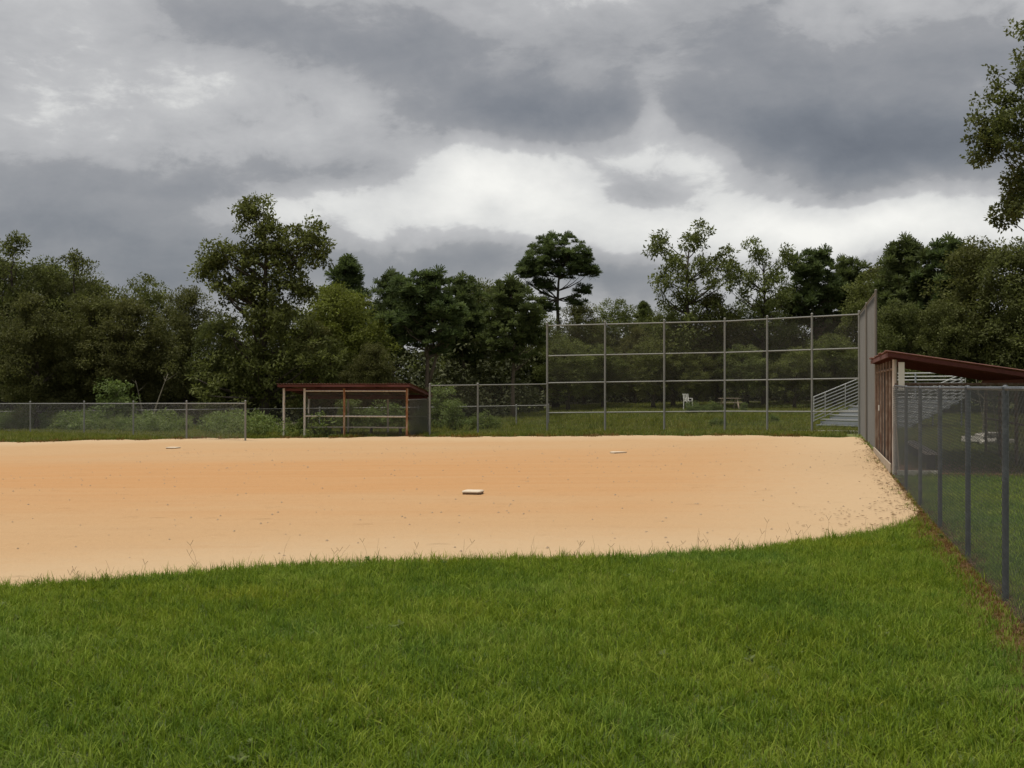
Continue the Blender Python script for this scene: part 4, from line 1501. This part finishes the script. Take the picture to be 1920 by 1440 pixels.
# pile of broken pale blocks outside the field
rp = G(1850, 832)
pile = thing('rubble_pile', 'pile of pale broken concrete blocks seen through the right fence', 'rubble', rp)
rr_ = random.Random(5)
for i in range(26):
    a = rr_.uniform(0, 6.28)
    d_ = rr_.uniform(0, 0.75)
    s_ = rr_.uniform(0.14, 0.34)
    M = Matrix.Rotation(rr_.uniform(0, 3), 3, 'Z') @ Matrix.Rotation(rr_.uniform(-.5, .5), 3, 'X')
    part('block', MB().box((math.cos(a) * d_ * 1.3, math.sin(a) * d_, 0.08 + (0.75 - d_) * rr_.uniform(0, 0.5)), (s_ * 1.4, s_, s_ * 0.7), M), 'concrete', pile)
# thin bare saplings outside the right fence
for i, (px, Y_, hh, ln, lb) in enumerate([(1852, 46, 2.5, -0.45, 'thin bare sapling leaning left behind the right fence'), (1872, 45, 2.4, -0.30, 'thin bare sapling nearest the fence post at right'), (1842, 48, 2.3, 0.1, 'upright thin sapling beyond the right fence')]):
    rng = R(60 + i)
    X_ = ray(px, Y_)
    o_ = thing('bare_sapling', lb, 'sapling', (X_, Y_, hz(X_, Y_)))
    tr = [(ln * (k_ / 6.0), 0, hh * k_ / 6.0) for k_ in range(7)]
    link('trunk', limbs_mesh('trunk', rng, tr, 0.035, [(ln + rng.normal() * .4, rng.normal() * .3, hh * rng.uniform(.8, 1.1)) for _ in range(5)], 'bark_pale', 0.02, 0.6), o_)

# seed stalks along the near edge of the clay (uncountable)
rr_ = random.Random(21)
mb = MB()
for i in range(80):
    x_ = rr_.uniform(-8.5, 6.2)
    if rr_.random() < 0.6:
        x_ = rr_.choice([-5.6, -4.6, -3.2, -2.0, -0.9, 0.9, 1.4, 2.6, 3.4, 4.3]) + rr_.gauss(0, 0.35)
    y0 = float(y_near(x_)) + rr_.uniform(-0.25, 0.35)
    h_ = rr_.uniform(0.05, 0.18) if rr_.random() < 0.7 else rr_.uniform(0.18, 0.34)
    lx_, ly_ = rr_.gauss(0, 0.07), rr_.gauss(0, 0.07)
    p0_ = Vector((x_, y0, 0.0))
    p1_ = p0_ + Vector((lx_ * 0.4, ly_ * 0.4, h_ * 0.6))
    p2_ = p0_ + Vector((lx_, ly_, h_))
    mb.tube([p0_, p1_, p2_], [0.0018, 0.0016, 0.0012], 3, False)
    if rr_.random() < 0.35:
        for sgn in (-1, 1):
            mb.tube([p2_, p2_ + Vector((sgn * rr_.uniform(0.02, 0.05), rr_.gauss(0, 0.01), rr_.uniform(0.04, 0.08)))], [0.0022, 0.0028], 3, False)
tag(link('seed_stalks', mb.mesh('seed_stalks', 'seed_stalk')), 'thin brown grass seed stalks along the near clay edge', 'seed stalks', kind='stuff')

# small tufts on the clay edge, leaf litter along the fence, and pebbles
pts_x, pts_y = [], []
edge_tufts = tuft_collection('edge_tufts', [tuft_mesh('edge_tuft', rg, 14, 0.05, 0.06, 0.20, 0.0034, 'grass_blade', 1.2) for _ in range(4)])
ex = np.linspace(-9, 6.6, 200)
te = np.linspace(0, 1, 8)[:, None]
X = np.repeat(ex[None, :], 8, 0)
Y = y_near(ex)[None, :] - 0.30 + te * 0.75
dd = np.clip(1 - te / 0.9, 0, 1) * (0.35 + 1.2 * np.clip(np_noise(ex * 2.2, 31), 0, 1))[None, :]
eg = link('edge_grass', grid_mesh('edge_grass', X, Y, H(X, Y) - 0.03, 'lawn_mat', {'dens': dd}))
tag(eg, 'longer ragged grass tufts along the near edge of the clay', 'grass', kind='stuff')
scatter(eg, edge_tufts, 42.0, 'dens', 0.6, 1.3, 12)

mb = MB()
for i in range(1300):
    y_ = 19.5 + 24 * rr_.random() ** 1.4
    off = abs(rr_.gauss(0, 0.32)) + 0.03
    if y_ < 25 and rr_.random() < 0.6:
        off += rr_.uniform(0, 1.0) ** 2 * 1.8
    x_ = fence_x(y_) - off
    if y_ < float(y_near(x_)) - 0.3:
        continue
    a = rr_.uniform(0, 6.28)
    s_ = rr_.uniform(0.015, 0.05)
    M = Matrix.Rotation(a, 3, 'Z') @ Matrix.Rotation(rr_.uniform(-0.5, 0.5), 3, 'X')
    i0 = len(mb.v)
    cz_ = hz(x_, y_) + 0.028
    for q_ in ((-1, 0, 0), (0, -0.45, 0.1), (1, 0, 0.25), (0, 0.45, 0.1)):
        mb.v.append(Vector((x_, y_, cz_)) + M @ (Vector(q_) * s_))
    mb.f.append([i0, i0 + 1, i0 + 2, i0 + 3])
tag(link('leaf_litter', mb.mesh('leaf_litter', 'litter')), 'dry brown leaf litter on the clay along the right fence', 'leaf litter', kind='stuff')
mb = MB()
for i in range(850):
    x_ = rr_.uniform(-14, 11)
    y_ = rr_.uniform(17, 50)
    if y_ < float(y_near(x_)) + 0.1 or x_ > fence_x(y_) - 0.3:
        continue
    s_ = rr_.uniform(0.008, 0.030) * (1.5 if rr_.random() < 0.08 else 1)
    M = Matrix.Rotation(rr_.uniform(0, 3), 3, 'Z')
    i0 = len(mb.v)
    c_ = Vector((x_, y_, hz(x_, y_) + 0.012))
    for q_ in ((1, 0, 0), (0, 1, 0), (-1, 0.2, 0), (0.1, -1, 0), (0, 0, 0.8)):
        mb.v.append(c_ + M @ (Vector(q_) * s_))
    mb.f += [[i0, i0 + 1, i0 + 4], [i0 + 1, i0 + 2, i0 + 4], [i0 + 2, i0 + 3, i0 + 4], [i0 + 3, i0, i0 + 4]]
tag(link('pebbles', mb.mesh('pebbles', 'stone')), 'small stones and clods scattered on the clay', 'pebbles', kind='stuff')
